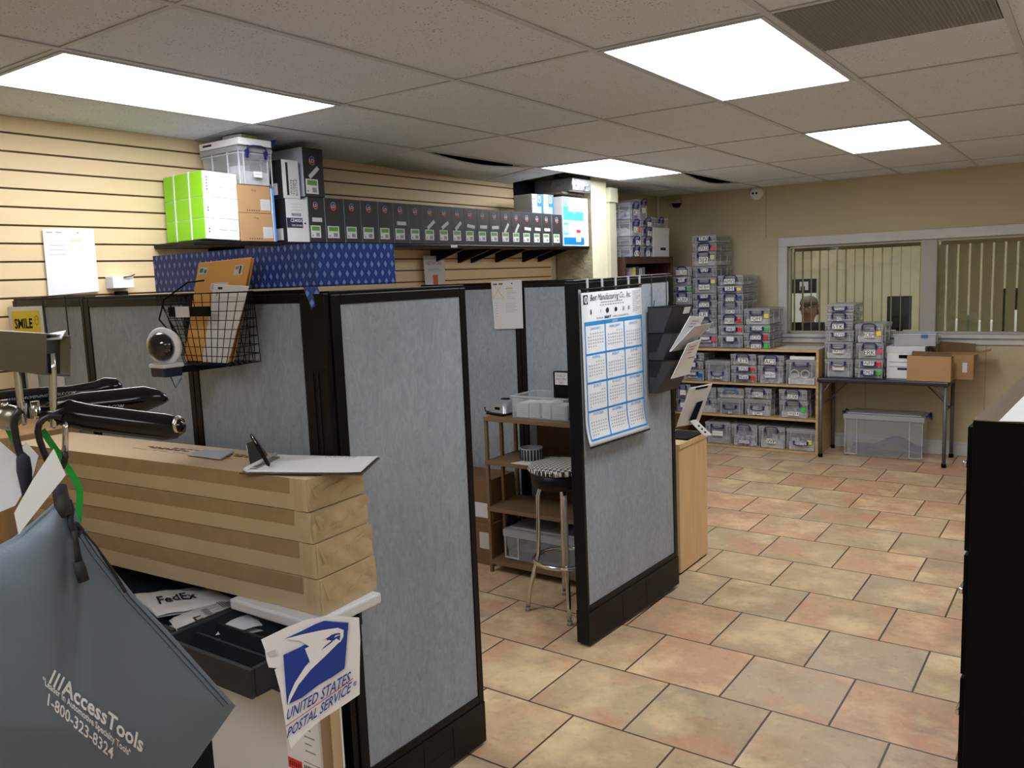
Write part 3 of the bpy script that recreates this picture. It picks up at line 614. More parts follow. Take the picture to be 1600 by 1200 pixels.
def stack(px0, px1, Yf, zb, tops, items, where, group, d=0.39, pref=''):
    # tops: pixel rows of the box tops from the top down; items the same order
    pc_ = (px0+px1)/2; x0 = U(px0, tops[0], y=Yf).x; x1 = U(px1, tops[0], y=Yf).x
    zs = [zpx(pc_, q, Yf) for q in tops] + [zb]
    for i, it in enumerate(items):
        z1, z0 = zs[i], zs[i+1]; jit = 0.004*math.sin(i*2.3+px0)
        kw = dict(it); tx = kw.pop('text', None); lb = kw.pop('lb', None)
        if lb is None: lb = f"clear storage box marked {tx}, {where}" if tx else f"clear storage box, {where}"
        cbox(lb, ((x0+x1)/2+jit, Yf, z0+0.0005), jit*4, (x1-x0)*0.955, d, z1-z0-0.001, tx, group=group, **kw)
D = dict
stack(1051, 1080, 7.58, 0.955, [417, 432, 446, 456, 480, 500, 520], [
    D(text='BRUSA', tpos=0.42, tw=0.6), D(text='AMSX', hup=False, tpos=0.6, tw=0.5), D(text='PROGEN', sticker=GREEN, tpos=0.5, tw=0.6, hup=False), D(text='CLRK', tpos=0.5, tw=0.6),
    D(text='', lb='unmarked clear box below the one marked CLRK in the leftmost stack', tw=0.5), D(text='', lb='second clear box from the bottom of the leftmost stack on the wooden unit', tw=0.5, cont=2), D(text='', lb='bottom clear box of the leftmost stack on the wooden unit', tw=0.5, cont=1)], 'in the leftmost stack', GB, 0.36)
stack(1081, 1119, 7.58, 0.955, [367.5, 380, 393.5, 416, 433.5, 458.5, 468.5, 481.5, 497.5, 522], [
    D(text='TRS', tpos=0.62, tw=0.42, hup=False, cont=1, plate=0.02), D(text='SPRO', tpos=0.36, sticker=PINK, cont=0), D(text='SJ2', tpos=0.42, sticker=PYEL, tw=0.4, cont=1, plate=0.03, spos=(0.36, 0.6)),
    D(text='TAT', tpos=0.55, tw=0.28, hup=False, cont=2), D(text='HAT BNW', tpos=0.4, tw=0.46, sticker=PYEL, hup=False, cont=0, spos=(0.36, 0.75)), D(text='PWR', tpos=0.55, tw=0.3, hup=False, cont=3),
    D(text='TLCK', tpos=0.4, tw=0.42), D(text='LR', tpos=0.4, tw=0.36, cont=2, plate=0.02), D(text='LINEAR', tpos=0.35, tw=0.42, cont=1), D(text='', lb='clear box at the bottom of the tallest stack, pink sticker', tpos=0.6, tw=0.5, sticker=PINK, cont=3, hup=False)], 'in the tallest stack', GB, 0.42)
stack(1121, 1161, 7.57, 0.955, [430, 446, 459, 470, 491.5, 508, 524], [
    D(text='AMVS', tpos=0.4, tw=0.42, cont=1, plate=0.022), D(text='SM', tpos=0.6, tw=0.38, sticker=YEL, hup=False, cont=0), D(text='PXXM', tpos=0.2, tw=0.36, sticker=BLUE, hup=True, cont=2, spos=(0.36, 0.5)),
    D(text='BK3', tpos=0.2, tw=0.36, cont=2, plate=0.016), D(text='PROBE', tpos=0.4, tw=0.38, sticker=RED, cont=0), D(text='SMKS', tpos=0.6, tw=0.38, sticker=RED, hup=False, cont=1), D(text='', lb='clear box with pale contents at the bottom of the AMVS stack', tw=0.3, tpos=0.7, hup=False, cont=3)], 'in the stack right of the tallest', GB, 0.42)
stack(1162, 1203, 7.57, 0.955, [482, 508, 520, 532], [
    D(text='QM', tpos=0.38, tw=0.44, sticker=YEL, hup=False, cont=1, plate=0.02, spos=(0.38, 0.55)), D(text='RADCH', tpos=0.6, tw=0.42, sticker=GREEN, hup=False, cont=0), D(text='SCIX', tpos=0.4, tw=0.42, sticker=RED, hup=True, cont=2), D(text='YALE', tpos=0.3, tw=0.4, sticker=GREEN, cont=0)], 'in the shortest stack beside the window', GB, 0.42)
solo(MB().box(-2.40, 7.62, 0.9535, -2.02, 7.92, 0.9565), 'paper_sheet', PAPERW, 'loose papers lying on the right end of the wooden shelf unit', 'paper')
# inside the unit, three rows
stack(1064, 1099, 7.575, 0.6285, [551, 564, 577], [D(text='', lb='clear box at the far left of the upper shelf, topmost', hup=False), D(text='', lb='clear box at the far left of the upper shelf, middle one', tpos=0.6, cont=2), D(text='ABLE', tpos=0.5, sticker=BLUE, hup=False, cont=0)], 'at the far left of the upper shelf', GS, 0.38)
stack(1101, 1140, 7.575, 0.6285, [563.5], [D(text='SNL', tpos=0.24, tw=0.40, hup=False, hz=0.09, cont=0, plate=0.017)], 'on the upper shelf', GS, 0.38)
stack(1141.5, 1182, 7.575, 0.6285, [553, 571, 583], [D(text='LRTR', tpos=0.42, tw=0.44, cont=1, plate=0.022), D(text='OMAX', tpos=0.6, tw=0.38, hup=False, sticker=RED, cont=2), D(text='PEAK', tpos=0.55, tw=0.4, hup=False, sticker=RED, cont=2)], 'on the upper shelf', GS, 0.38)
stack(1184, 1225, 7.575, 0.6285, [555.5, 571.5], [D(text='ACS', tpos=0.42, tw=0.42, cont=0, plate=0.024), D(text='SARGENT', tpos=0.5, tw=0.42, cont=4, fill=0.95)], 'on the upper shelf', GS, 0.38)
stack(1227, 1275, 7.575, 0.6285, [562.5], [D(lb='clear box with two round white reels showing, right end of the upper shelf', cont=1, hup=False, fill=0.5)], '', GS, 0.36)
gx, gz = U(1250, 580, y=7.57).x, 0.705
o = MB()
for s in (-1, 1): o.tube([(gx+s*0.047+0.036*math.cos(a*PI/8), 7.566, gz+0.028+0.036*math.sin(a*PI/8)) for a in range(16)], 0.005, closed=True, seg=6)
solo(o, 'ring_reels', RIB, 'two white rings hanging on the front of the clear box by the goggles', 'rings')
solo(MB().box(U(1234, 560, y=7.6).x, 7.60, zpx(1250, 562.5, 7.575)+0.0005, U(1273, 560, y=7.6).x, 7.86, zpx(1250, 562.5, 7.575)+0.030), 'binder', WHITE, 'white binder lying on the clear box with rings', 'binder', bevel=0.002)
solo(MB().box(U(1240, 560, y=7.6).x, 7.62, zpx(1250, 562.5, 7.575)+0.0305, U(1273, 560, y=7.6).x, 7.84, zpx(1250, 562.5, 7.575)+0.045), 'black_tray', BLACKM, 'thin black tray on top of the white binder', 'tray', bevel=0.002)
stack(1056, 1078, 7.575, 0.3185, [600, 622], [D(text='', lb='clear box at the far left of the middle shelf, upper one', tpos=0.4, cont=2), D(text='', lb='clear box at the far left of the middle shelf, lower one', tpos=0.5, cont=3)], '', GS, 0.38)
stack(1080, 1119, 7.575, 0.3185, [605, 622], [D(lb='wide unmarked clear box behind the white copy stand, upper one', hup=False, cont=0), D(lb='wide unmarked clear box behind the white copy stand, lower one', cont=1)], '', GS, 0.38)
stack(1120.5, 1162, 7.575, 0.3185, [606.5, 622.5], [D(lb='clear box with a light blue handle on the middle shelf', cont=1, hm=LBLUE, hup=True), D(text='MF', tpos=0.14, tw=0.14, hup=False, hz=0.085, cont=2, plate=0.01)], 'on the middle shelf', GS, 0.38)
stack(1163.5, 1205, 7.575, 0.3185, [606.5, 623.5], [D(text='BMSS', tpos=0.42, tw=0.42, plate=0.022, cont=0), D(text='LM', tpos=0.16, tw=0.40, hup=False, hz=0.088, plate=0.014, cont=1)], 'on the middle shelf', GS, 0.38)
stack(1217, 1262, 7.575, 0.3185, [608.5, 626], [D(text='ULRK', tpos=0.35, tw=0.40, plate=0.02, cont=0), D(text='DHJ54', tpos=0.28, tw=0.42, sticker=GREEN, cont=1, plate=0.017, spos=(0.36, 0.5))], 'on the middle shelf', GS, 0.38)
stack(1101, 1141, 7.575, 0.0205, [659.5], [D(text='', lb='clear box at the left of the bottom shelf, white slip on its handle', tpos=0.5, tw=0.42, cont=0, hup=False)], '', GS, 0.38)
stack(1142.5, 1184, 7.575, 0.0205, [663.5], [D(text='NOVAK', tpos=0.22, tw=0.40, cont=4, fill=0.95, plate=0.013)], 'on the bottom shelf', GS, 0.38)
stack(1185.5, 1227, 7.575, 0.0205, [667], [D(text='WP', tpos=0.36, tw=0.38, cont=1, plate=0.022)], 'on the bottom shelf', GS, 0.38)
stack(1228.5, 1275, 7.575, 0.0205, [670.5], [D(text='REPAIR', tpos=0.3, tw=0.38, sticker=YEL, hup=False, hz=0.085, cont=1, plate=0.014, spos=(0.3, 0.42))], 'on the bottom shelf', GS, 0.38)
# ------------------------------------------------------------------ folding table with its boxes
GM = mat('grey_steel', rgb(104, 106, 110), 0.4, 0.3); TT = mat('black_table_top', rgb(38, 40, 44), 0.35)
TZ = 0.715; TX0, TX1, TY0, TY1 = -2.002, -0.955, 7.485, 8.0
t = thing('folding_table', 'black topped folding table with grey steel legs under the window', 'table', ((TX0+TX1)/2, TY0, 0))
hx = (TX1-TX0)/2; dd_ = TY1-TY0
MB().box(-hx, 0, TZ-0.04, hx, dd_, TZ).build('table_top', TT, t, bevel=0.012)
for sx in (-1, 1):
    for y in (0.03, dd_-0.06):
        l = MB().tube([(sx*(hx-0.03), y, 0.03), (sx*(hx-0.03), y, TZ-0.04)], 0.0155, seg=12).build('leg', GM, t)
        MB().lathe([(0.019, 0), (0.019, 0.03), (0.015, 0.032)], seg=12, T=Matrix.Translation((sx*(hx-0.03), y, 0))).build('rubber_foot', BLACKM, l)
    MB().tube([(sx*(hx-0.03), 0.03, 0.47), (sx*(hx-0.03), dd_-0.06, 0.47)], 0.008).build('cross_bar', GM, t)
    MB().tube([(sx*(hx-0.03), dd_/2, 0.47), (sx*(hx-0.22), dd_/2, TZ-0.045)], 0.007).build('brace', GM, t)
    MB().tube([(sx*(hx-0.045), 0.03, TZ-0.14), (sx*(hx-0.11), 0.03, TZ-0.04)], 0.006).build('brace', GM, t)
TZ2 = TZ+0.0005
stack(1289, 1334, 7.55, TZ2, [475, 488.5, 502.5, 516, 534, 561], [
    D(text='TMS', tpos=0.35, tw=0.34, cont=1, hup=False, plate=0.013), D(text='MX', tpos=0.2, tw=0.18, cont=1), D(text='STK', tpos=0.45, tw=0.42, cont=0, plate=0.022), D(text='FACOS', tpos=0.55, tw=0.42, hup=False, cont=0), D(text='NOTES', tpos=0.5, tw=0.42, hup=False, cont=1), D(text='', lb='clear box at the bottom of the TMS stack on the table', tpos=0.55, hup=False, cont=0)], 'in the taller stack on the table', GT, 0.36)
stack(1337, 1381, 7.55, TZ2, [506, 536, 561.5, 575.5], [
    D(text='RCBM', tpos=0.42, tw=0.42, sticker=YEL, cont=1, plate=0.022, spos=(0.36, 0.5)), D(text='ERK', tpos=0.42, tw=0.42, sticker=PINK, cont=0, plate=0.024, spos=(0.38, 0.5)), D(text='AJFP', tpos=0.55, tw=0.44, hup=False, sticker=RED, cont=2), D(text='SMIZ', tpos=0.6, tw=0.36, hup=False, sticker=GREEN, cont=2)], 'in the shorter stack on the table', GT, 0.36)
# white banker box
a = U(1384, 592, y=7.615); b = U(1384, 541, y=7.615); x1 = a.x+0.30
t = thing('banker_box', 'white lidded banker box on the table, partly behind the brown carton', 'box', ((a.x+x1)/2, 7.615, TZ2)); hb = b.z-TZ2; W2 = (x1-a.x)/2
g = MB().box(-W2+0.004, 0.004, 0, W2-0.004, 0.376, hb-0.045); g.build('body', WHITE, t, bevel=0.002)
MB().box(-W2, 0, hb-0.055, W2, 0.38, hb).build('lid', PAPERW, t, bevel=0.003)
MB().box(-0.05, -0.001, hb-0.10, 0.05, 0.004, hb-0.072).build('hand_hole', BLACKM, t, bevel=0.0)
g = MB().box(-W2+0.02, 0.0025, hb-0.135, W2-0.02, 0.004, hb-0.132).box(-W2+0.02, 0.0025, hb-0.175, W2-0.02, 0.004, hb-0.172).box(-0.06, 0.0, hb-0.20, 0.06, 0.004, hb-0.182); g.build('printed_lines', NAVY, t)
# clear tray on it
a = U(1400, 512, y=7.66); b = U(1464, 512, y=7.66); z0 = TZ2+hb+0.0005
t = thing('clear_tray', 'open clear plastic tray on the white banker box', 'tray', ((a.x+b.x)/2-0.01, 7.66, z0), R(4)); W2 = (b.x-a.x)/2; 
g = MB(); th = 0.005; H_ = 0.10
g.box(-W2, 0, 0, W2, 0.28, th); g.box(-W2, 0, th, W2, th, H_); g.box(-W2, 0.28-th, th, W2, 0.28, H_); g.box(-W2, th, th, -W2+th, 0.28-th, H_); g.box(W2-th, th, th, W2, 0.28-th, H_); g.build('tray_body', CLEARL, t, bevel=0.002)
g = MB().box(-W2-0.008, -0.008, H_-0.008, W2+0.008, 0.002, H_+0.002).box(-W2-0.008, 0.278, H_-0.008, W2+0.008, 0.288, H_+0.002).box(-W2-0.008, 0.002, H_-0.008, -W2+0.002, 0.278, H_+0.002).box(W2-0.002, 0.002, H_-0.008, W2+0.008, 0.278, H_+0.002); g.build('rim', RIB, t, bevel=0.003)
MB().box(0.05, -0.011, H_-0.03, 0.10, -0.0085, H_-0.002).build('sticker', mat('blue_note', rgb(60, 110, 180), 0.6), t)
# brown cartons
a = U(1416, 600, y=7.50); b = U(1486, 600, y=7.50); c = U(1416, 556, y=7.50)
t = thing('cardboard_carton', 'brown carton with loose top flaps at the table front edge', 'carton', ((a.x+b.x)/2, 7.495, TZ2), R(-2)); W2 = (b.x-a.x)/2-0.002; H_ = c.z-TZ2
MB().box(-W2, 0, 0, W2, 0.045, H_).build('front_panel', KRAFT, t) if False else None
MB().box(-W2, 0, 0, W2, 0.11, H_).build('body', KRAFT, t, bevel=0.002)
MB().slab([(-W2+0.03, 0.01, H_+0.001), (W2-0.0, 0.0, H_+0.001), (W2-0.02, 0.10, H_+0.022), (-W2+0.02, 0.10, H_+0.028)], (0, 0, 1), 0.004).build('flap', KRAFTD, t)
a = U(1463, 592, y=7.66); b = U(1531, 560, y=7.70)
t = thing('open_carton', 'open brown carton with raised flaps behind the front carton, near the wall', 'carton', (-0.955, 7.69, TZ2), R(3))
W2 = 0.145; H_ = 0.205; dpt = 0.24; g = MB(); th = 0.004
g.box(-W2, 0, 0, W2, dpt, th).box(-W2, 0, th, W2, th, H_).box(-W2, dpt-th, th, W2, dpt, H_).box(-W2, th, th, -W2+th, dpt-th, H_).box(W2-th, th, th, W2, dpt-th, H_); g.build('body', KRAFT, t)
MB().slab([(-W2, dpt, H_), (W2, dpt, H_), (W2, dpt+0.02, H_+0.07), (-W2+0.02, dpt+0.02, H_+0.09)], (0, 1, 0), 0.004).build('flap', KRAFTD, t)
MB().slab([(W2, 0.01, H_), (W2, dpt-0.01, H_), (W2+0.12, dpt-0.02, H_+0.03), (W2+0.12, 0.03, H_+0.03)], (0, 0, 1), 0.004).build('flap', KRAFT, t)
MB().slab([(-W2, 0.01, H_), (-W2, dpt-0.01, H_), (-W2-0.05, dpt-0.02, H_+0.06), (-W2-0.05, 0.03, H_+0.05)], (-0.5, 0, 0.5), 0.004).build('flap', KRAFTD, t)
MB().box(W2-0.08, -0.001, 0.06, W2-0.045, 0.001, 0.14).build('label', WHITE, t)
# big tub under the table
a = U(1317, 711, z=0); b = U(1443, 722, z=0); H_ = 0.39
def bigtub(lb, loc, rz, w, d, H_, cont, contz, hm=NAVY):
    t = thing('storage_tub', lb, 'storage tub', loc, rz); w2 = w/2
    MB().box(-w2+0.008, 0.008, 0, w2-0.008, d-0.008, H_-0.055, tp=0.015).build('body', CLEAR, t, bevel=0.012)
    MB().box(-w2, 0, H_-0.055, w2, d, H_-0.012).box(-w2+0.03, 0.03, H_-0.012, w2-0.03, d-0.03, H_).build('lid', CLEARL, t, bevel=0.008)
    g = MB()
    for s in (-1, 1):
        g.box(s*w2*0.96, 0.002, 0.02, s*w2*0.96-s*0.006, 0.010, H_-0.055); g.box(s*w2*0.66, 0.002, 0.02, s*w2*0.66-s*0.006, 0.010, H_-0.055); g.box(s*w2*0.96, 0.002, 0.02, s*w2*0.66, 0.010, 0.026)
    g.build('ribs', RIB, t)
    c = MB().grid(lambda u, v: (-w2+0.04+u*(w-0.08), 0.03+v*(d-0.06), 0.03+contz*(0.35+0.65*math.sin(PI*min(1, max(0, (u-0.25)*1.35)))**2)*(0.8+0.2*math.sin(9*v))), 16, 8); c.build('contents', cont, t)
    g = MB()
    for s in (-1, 1): g.tube([(s*w2, d*0.28, H_-0.02), (s*(w2+0.02), d*0.3, H_-0.005), (s*(w2+0.03), d*0.5, H_-0.045), (s*(w2+0.02), d*0.7, H_-0.005), (s*w2, d*0.72, H_-0.02)], 0.009)
    g.build('handle', hm, t); return t
bigtub('large clear tub with dark cloth inside on the floor under the table', ((a.x+b.x)/2, 7.66, 0), R(1), b.x-a.x+0.0, 0.33, H_, mat('dark_cloth', rgb(60, 66, 100), 0.9, var=0.4), 0.13)
# ------------------------------------------------------------------ dark bookcase behind the column
MAHO = mat('mahogany', rgb(66, 40, 30), 0.45, var=0.25, vscale=6, stretch=(8, 8, 1))
t = thing('bookcase', 'tall dark brown bookcase behind the column', 'bookcase', (-3.74, 6.45, 0)); KX, KY, KZ = 0.41, 0.99, 1.835
for y in (0, KY-0.025): MB().box(0, y, 0, KX, y+0.025, KZ).build('side_panel', MAHO, t, bevel=0.002)
MB().box(0, 0.025, KZ-0.06, KX, KY-0.025, KZ).build('top_panel', MAHO, t, bevel=0.002)
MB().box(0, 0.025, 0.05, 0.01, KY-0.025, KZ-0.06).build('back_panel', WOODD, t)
for z in (1.55, 1.15, 0.8, 0.45, 0.1): MB().box(0.01, 0.025, z, KX-0.01, KY-0.025, z+0.02).build('shelf_board', MAHO, t, bevel=0.001)
for i, (c_, lb) in enumerate([((150, 140, 160), 'lilac'), ((200, 190, 90), 'yellow'), ((60, 60, 66), 'black'), ((170, 170, 172), 'light grey'), ((120, 124, 128), 'mid grey')]):
    solo(MB().box(-3.56, 6.60+i*0.062, 1.5705, -3.36, 6.652+i*0.062, 1.5705+0.165+0.008*(i % 3)), 'book', mat('book_'+lb.replace(' ', '_'), rgb(*c_), 0.6), f'{lb} book standing in the dark bookcase, number {"one two three four five".split()[i]} from the left', 'book', 'books in the dark bookcase', 0.002)
GK = 'clear boxes on top of the dark bookcase'
def side_stack(px0, px1, tops, zb, X, items, where, d=0.36):
    y0 = ypx(px0, X, 360); y1 = ypx(px1, X, 360); zs = [U((px0+px1)/2, q, x=X).z for q in tops]+[zb]
    for i, it in enumerate(items):
        kw = dict(it); tx = kw.pop('text', None); lb = kw.pop('lb', None) or f"clear storage box, {where[i]}"
        cbox(lb, (X, (y0+y1)/2, zs[i+1]+0.0005), R(90), y1-y0-0.004, d, zs[i]-zs[i+1]-0.001, tx, group=GK, **kw)
KZ2 = 1.8355
side_stack(985, 1001, [316, 343, 369.5, 383.5], KZ2, -3.375, [D(text='K2', tpos=0.4, tw=0.4, cont=4, fill=0.9), D(text='K5', tpos=0.4, tw=0.4, sticker=PINK, cont=1), D(text='K7', tpos=0.3, tw=0.4, sticker=PINK, cont=2), D(text='K9', tpos=0.3, tw=0.4, sticker=PINK, cont=3)],
           ['front left column on the dark bookcase, topmost', 'front left column on the dark bookcase, second from top', 'front left column on the dark bookcase, third from top', 'front left column on the dark bookcase, bottom'])
side_stack(1002, 1020, [341, 355, 369.5, 384.5], KZ2, -3.375, [D(text='L', tpos=0.3, tw=0.3, sticker=PINK), D(text='M', tpos=0.3, tw=0.3, sticker=PINK), D(text='N', tpos=0.3, tw=0.3), D(text='P', tpos=0.3, tw=0.3, cont=2)],
           ['middle column on the dark bookcase, topmost with pink tag', 'middle column on the dark bookcase, second from top', 'middle column on the dark bookcase, third from top', 'middle column on the dark bookcase, bottom'])
z341 = U(1011, 341, x=-3.375).z
cbox('small clear storage box alone on the middle column of the dark bookcase', (-3.40, ypx(1009, -3.375, 330), z341+0.0005), R(90), 0.17, 0.3, 0.17, '', group=GK, tpos=0.4, cont=1)
y0, y1 = ypx(1021.5, -3.37, 380), ypx(1046, -3.37, 380)
t = thing('banker_box', 'white banker box at the right end of the dark bookcase top', 'box', (-3.37, (y0+y1)/2, KZ2), R(90)); W2 = (y1-y0)/2; H_ = U(1034, 356, x=-3.37).z-KZ2
MB().box(-W2+0.004, 0.004, 0, W2-0.004, 0.34, H_-0.05).build('body', PAPERW, t); MB().box(-W2, 0, H_-0.06, W2, 0.344, H_).build('lid', PAPERW, t, bevel=0.003); MB().box(-0.02, 0.0, 0.06, 0.09, 0.0035, 0.085).build('logo_bar', INK, t)
cbox('clear storage box lying on the banker box above the dark bookcase', (-3.38, (y0+y1)/2, KZ2+H_+0.0005), R(90), W2*2-0.012, 0.32, U(1034, 340, x=-3.37).z-KZ2-H_, None, group=GK, hup=True, hw=0.04)
# cameras on the back wall and the cable
a = U(1057, 318, y=8.0)
t = thing('security_camera', 'small dark dome camera under the ceiling by the back corner', 'security camera', (a.x, 8.0, a.z))
MB().lathe([(0.0, -0.045), (0.035, -0.035), (0.05, 0.0)], seg=18).build('dome', BLACK, t); MB().lathe([(0.055, 0.0), (0.058, 0.02), (0.035, 0.035)], seg=18).box(-0.03, -0.01, 0.03, 0.03, 0.05, 0.05).build('mount', mat('camera_cream', rgb(180, 172, 140), 0.6), t)
a = U(1182, 302, y=8.03)
t = thing('security_camera', 'round white camera with black lenses high on the back wall', 'security camera', (a.x, 8.05, a.z-0.03))
MB().lathe([(0.062, 0.0), (0.064, 0.02), (0.05, 0.045), (0.03, 0.055), (0, 0.057)], seg=20, T=Matrix.Translation((0, 0, 0.03)) @ Matrix.Rotation(R(90), 4, 'X')).build('housing', WHITE, t)
for dx in (-0.022, 0.012): MB().lathe([(0.012, 0), (0.010, 0.008), (0, 0.010)], seg=12, T=Matrix.Translation((dx, -0.050, 0.028)) @ Matrix.Rotation(R(90), 4, 'X')).build('lens', BLACKM, t)
a = U(1028, 303, y=8.03); solo(MB().box(a.x-0.01, 8.02, 1.6, a.x+0.012, 8.049, 2.46), 'cable_conduit', TRIM, 'thin white cable conduit in the back left corner', 'conduit')
# ------------------------------------------------------------------ black wall shelf with toner boxes
SX = -3.42; SZ = 1.925; SY0, SY1 = 2.345, 6.01
t = thing('wall_shelf', 'long black shelf on the slatted wall carrying the toner boxes', 'shelf', (XL, SY0, 0))
MB().box(0.0, 0, SZ-0.022, -SX+XL*-1-0.0 if False else SX-XL, SY1-SY0, SZ).build('shelf_board', BLACK, t, bevel=0.006)
for px in (345, 468, 690, 732, 752, 790, 832, 856):
    y = ypx(px, XL+0.1, 400)-SY0
    g = MB().slab([(0, y, SZ-0.022), (SX-XL-0.06, y, SZ-0.022), (SX-XL-0.06, y, SZ-0.035), (0.012, y, SZ-0.11), (0, y, SZ-0.11)], (0, 1, 0), 0.02); g.build('bracket', BLACK, t)
MB().box(SX-XL-0.002, ypx(708, SX)-SY0, SZ-0.02, SX-XL+0.001, ypx(718, SX)-SY0, SZ-0.004).build('label', PAPERW, t)
LDB = mat('black_carton', rgb(34, 36, 38), 0.5); LDS = mat('pale_carton_side', rgb(176, 182, 190), 0.6)
LGREEN = mat('label_green', rgb(96, 150, 72), 0.6); ORANGE = mat('logo_orange', rgb(226, 120, 50), 0.5); CYAN = mat('logo_blue', rgb(60, 150, 205), 0.5); LRED = mat('logo_red', rgb(205, 45, 60), 0.5)
SLIP = mat('grey_slip', rgb(196, 198, 200), 0.7)
def ldbox(lb, y0, y1, z0, z1, slip=None, group='black toner cartons in a row on the wall shelf', d=0.32, big=False):
    t = thing('toner_carton', lb, 'carton', (SX, (y0+y1)/2, z0), R(90), group); w2 = (y1-y0)/2-0.0012; h = z1-z0
    MB().box(-w2, 0, 0, w2, d, h, fm={'-x': 1}).build('carton', [LDB, LDS], t, bevel=0.0015)
    w = 2*w2; s = min(w*0.5, 0.075)
    # hexagon ring logo with the letters
    g = MB(); lz = h*(0.74 if big else 0.82); lr = s*0.34
    P = [(lr*math.sin(k*PI/3)+(-0.05*w), -0.0012, lz+lr*1.1*math.cos(k*PI/3)) for k in range(6)]
    cols = {5: 0, 0: 0, 1: 3, 2: 1, 3: 2, 4: 2}
    for k in range(6):
        a, b = Vector(P[k]), Vector(P[(k+1) % 6]); m_ = (a+b)/2; c0 = Vector((-0.05*w, -0.0012, lz))
        a2, b2 = a+(m_-a)*0.12, b+(m_-b)*0.12; g.add([a2, b2, c0+(b2-c0)*0.78, c0+(a2-c0)*0.78], [(0, 1, 2, 3)], cols[k])
    g.textbox('LD', -0.05*w-lr*0.62, lz-lr*0.38, -0.05*w+lr*0.62, lz+lr*0.38, -0.0013, 4); g.build('logo', [CYAN, ORANGE, PINK, LRED, WHITE], t)
    lw = w*0.30; l0, l1 = h*0.10, h*0.37
    if big: l0, l1 = h*0.06, h*0.36
    g = MB().box(-w2+w*0.08, -0.0014, l0, -w2+w*0.08+2*lw, -0.0002, l1, 0); xa = -w2+w*0.08
    g.box(xa+lw*0.2, -0.0019, l1-(l1-l0)*0.42, xa+lw*1.8, -0.0014, l1-(l1-l0)*0.08, 1)
    g.box(xa+lw*1.0, -0.0019, l0+(l1-l0)*0.1, xa+lw*1.7, -0.0014, l0+(l1-l0)*0.42, 2); g.box(xa+lw*0.2, -0.0019, l0+(l1-l0)*0.1, xa+lw*0.45, -0.0014, l0+(l1-l0)*0.25, 2); g.build('label', [PAPERW, LGREEN, GREYINK], t)
    if slip is not None:
        zc = h*0.50; T = Matrix.Translation((0.0*w, -0.0022, zc)) @ Matrix.Rotation(slip, 4, 'Y'); MB().box(-w*0.30, 0, -0.011, w*0.30, 0.001, 0.011, T=T).build('paper_slip', SLIP, t)
    return t
edges = [482, 508, 538, 564, 591, 614.5, 638.5, 661, 684, 705, 725, 745, 764, 782, 799, 815, 832, 846.5, 861.5, 878]
slips = [0.0, None, None, None, None, 0.0, None, R(-35), R(-30), R(-38), R(6), R(0), R(-2), R(-50), R(-52), R(3), R(2), R(0), None]
ordn = 'first second third fourth fifth sixth seventh eighth ninth tenth eleventh twelfth thirteenth fourteenth fifteenth sixteenth seventeenth eighteenth nineteenth'.split()
for i in range(19):
    y0, y1 = ypx(edges[i], SX, 340), ypx(edges[i+1], SX, 340)
    if i == 18: y0 += 0.008
    ldbox(f"black toner carton, {ordn[i]} from the left in the row on the wall shelf", y0, y1, SZ+0.0005, 2.162-0.0*i, slips[i])
ldbox('largest black toner carton, standing on top of the row beside the white toner bottle box', ypx(473, SX, 260), ypx(505, SX, 260), 2.163, 2.415, R(-40), None, 0.32, True)
BLKP = mat('black_print', rgb(26, 26, 28), 0.6)
def shelfbox(name, lb, px0, px1, z0, z1, d, mats, fm, X=SX, prints=None, bev=0.002, grp=None):
    y0, y1 = ypx(px0, X, 340), ypx(px1, X, 340)
    t = thing(name, lb, 'carton', (X, (y0+y1)/2, z0), R(90), grp); w2 = (y1-y0)/2-0.0015
    MB().box(-w2, 0, 0, w2, d, z1-z0, fm=fm).build('carton', mats, t, bevel=bev)
    if prints:
        g, ms = prints(w2, z1-z0, d); g.build('print', ms, t)
    return t
def pr_ce(w2, h, d):
    g = MB().box(-w2*0.98, -0.001, h*0.33, w2*0.45, -0.0002, h*0.56, 0); g.textbox('CE400X', -w2*0.65, h*0.46, w2*0.42, h*0.54, -0.0016, 1, bold=0.01); g.textbox('TONER CARTRIDGE', -w2*0.6, h*0.36, w2*0.38, h*0.41, -0.0016, 1)
    for k in range(8): g.box(-w2*0.5+k*w2*0.11, -0.0008, h*0.60, -w2*0.5+k*w2*0.11+w2*0.05, -0.0002, h*0.67, 0)
    for k in range(3): g.box(-w2*0.5, -0.0008, h*(0.74+k*0.07), w2*0.5, -0.0002, h*(0.745+k*0.07), 2)
    g.box(w2*0.6, -0.0008, h*0.42, w2*0.75, -0.0002, h*0.46, 0); g.box(-w2-0.0008, 0.03, h*0.05, -w2-0.0002, 0.09, h*0.32, 1)
    return g, [mat('navy_print', rgb(28, 32, 70), 0.6), WHITE, GREYINK]
shelfbox('toner_carton', 'white and black toner carton marked CE400X on the wall shelf', 447, 482, SZ+0.0005, 2.145, 0.25, [PAPERW, BLKP], {'-x': 1}, prints=pr_ce)
def pr_w(w2, h, d):
    g = MB().box(-w2*0.55, -0.001, h*0.08, -w2*0.30, -0.0002, h*0.93, 0)
    for i, s_ in enumerate(('WASTE', 'TONER', 'BOTTLE')):
        T = Matrix.Translation((-w2*0.02+i*w2*0.30, -0.0012, h*0.30)) @ Matrix.Rotation(R(-90), 4, 'Y'); g.textbox(s_, -h*0.22, -w2*0.12, h*0.22, w2*0.12, 0, 0, T=T)
    g.box(-w2-0.0008, 0.04, h*0.10, -w2-0.0002, 0.10, h*0.40, 1); return g, [BLKP, WHITE]
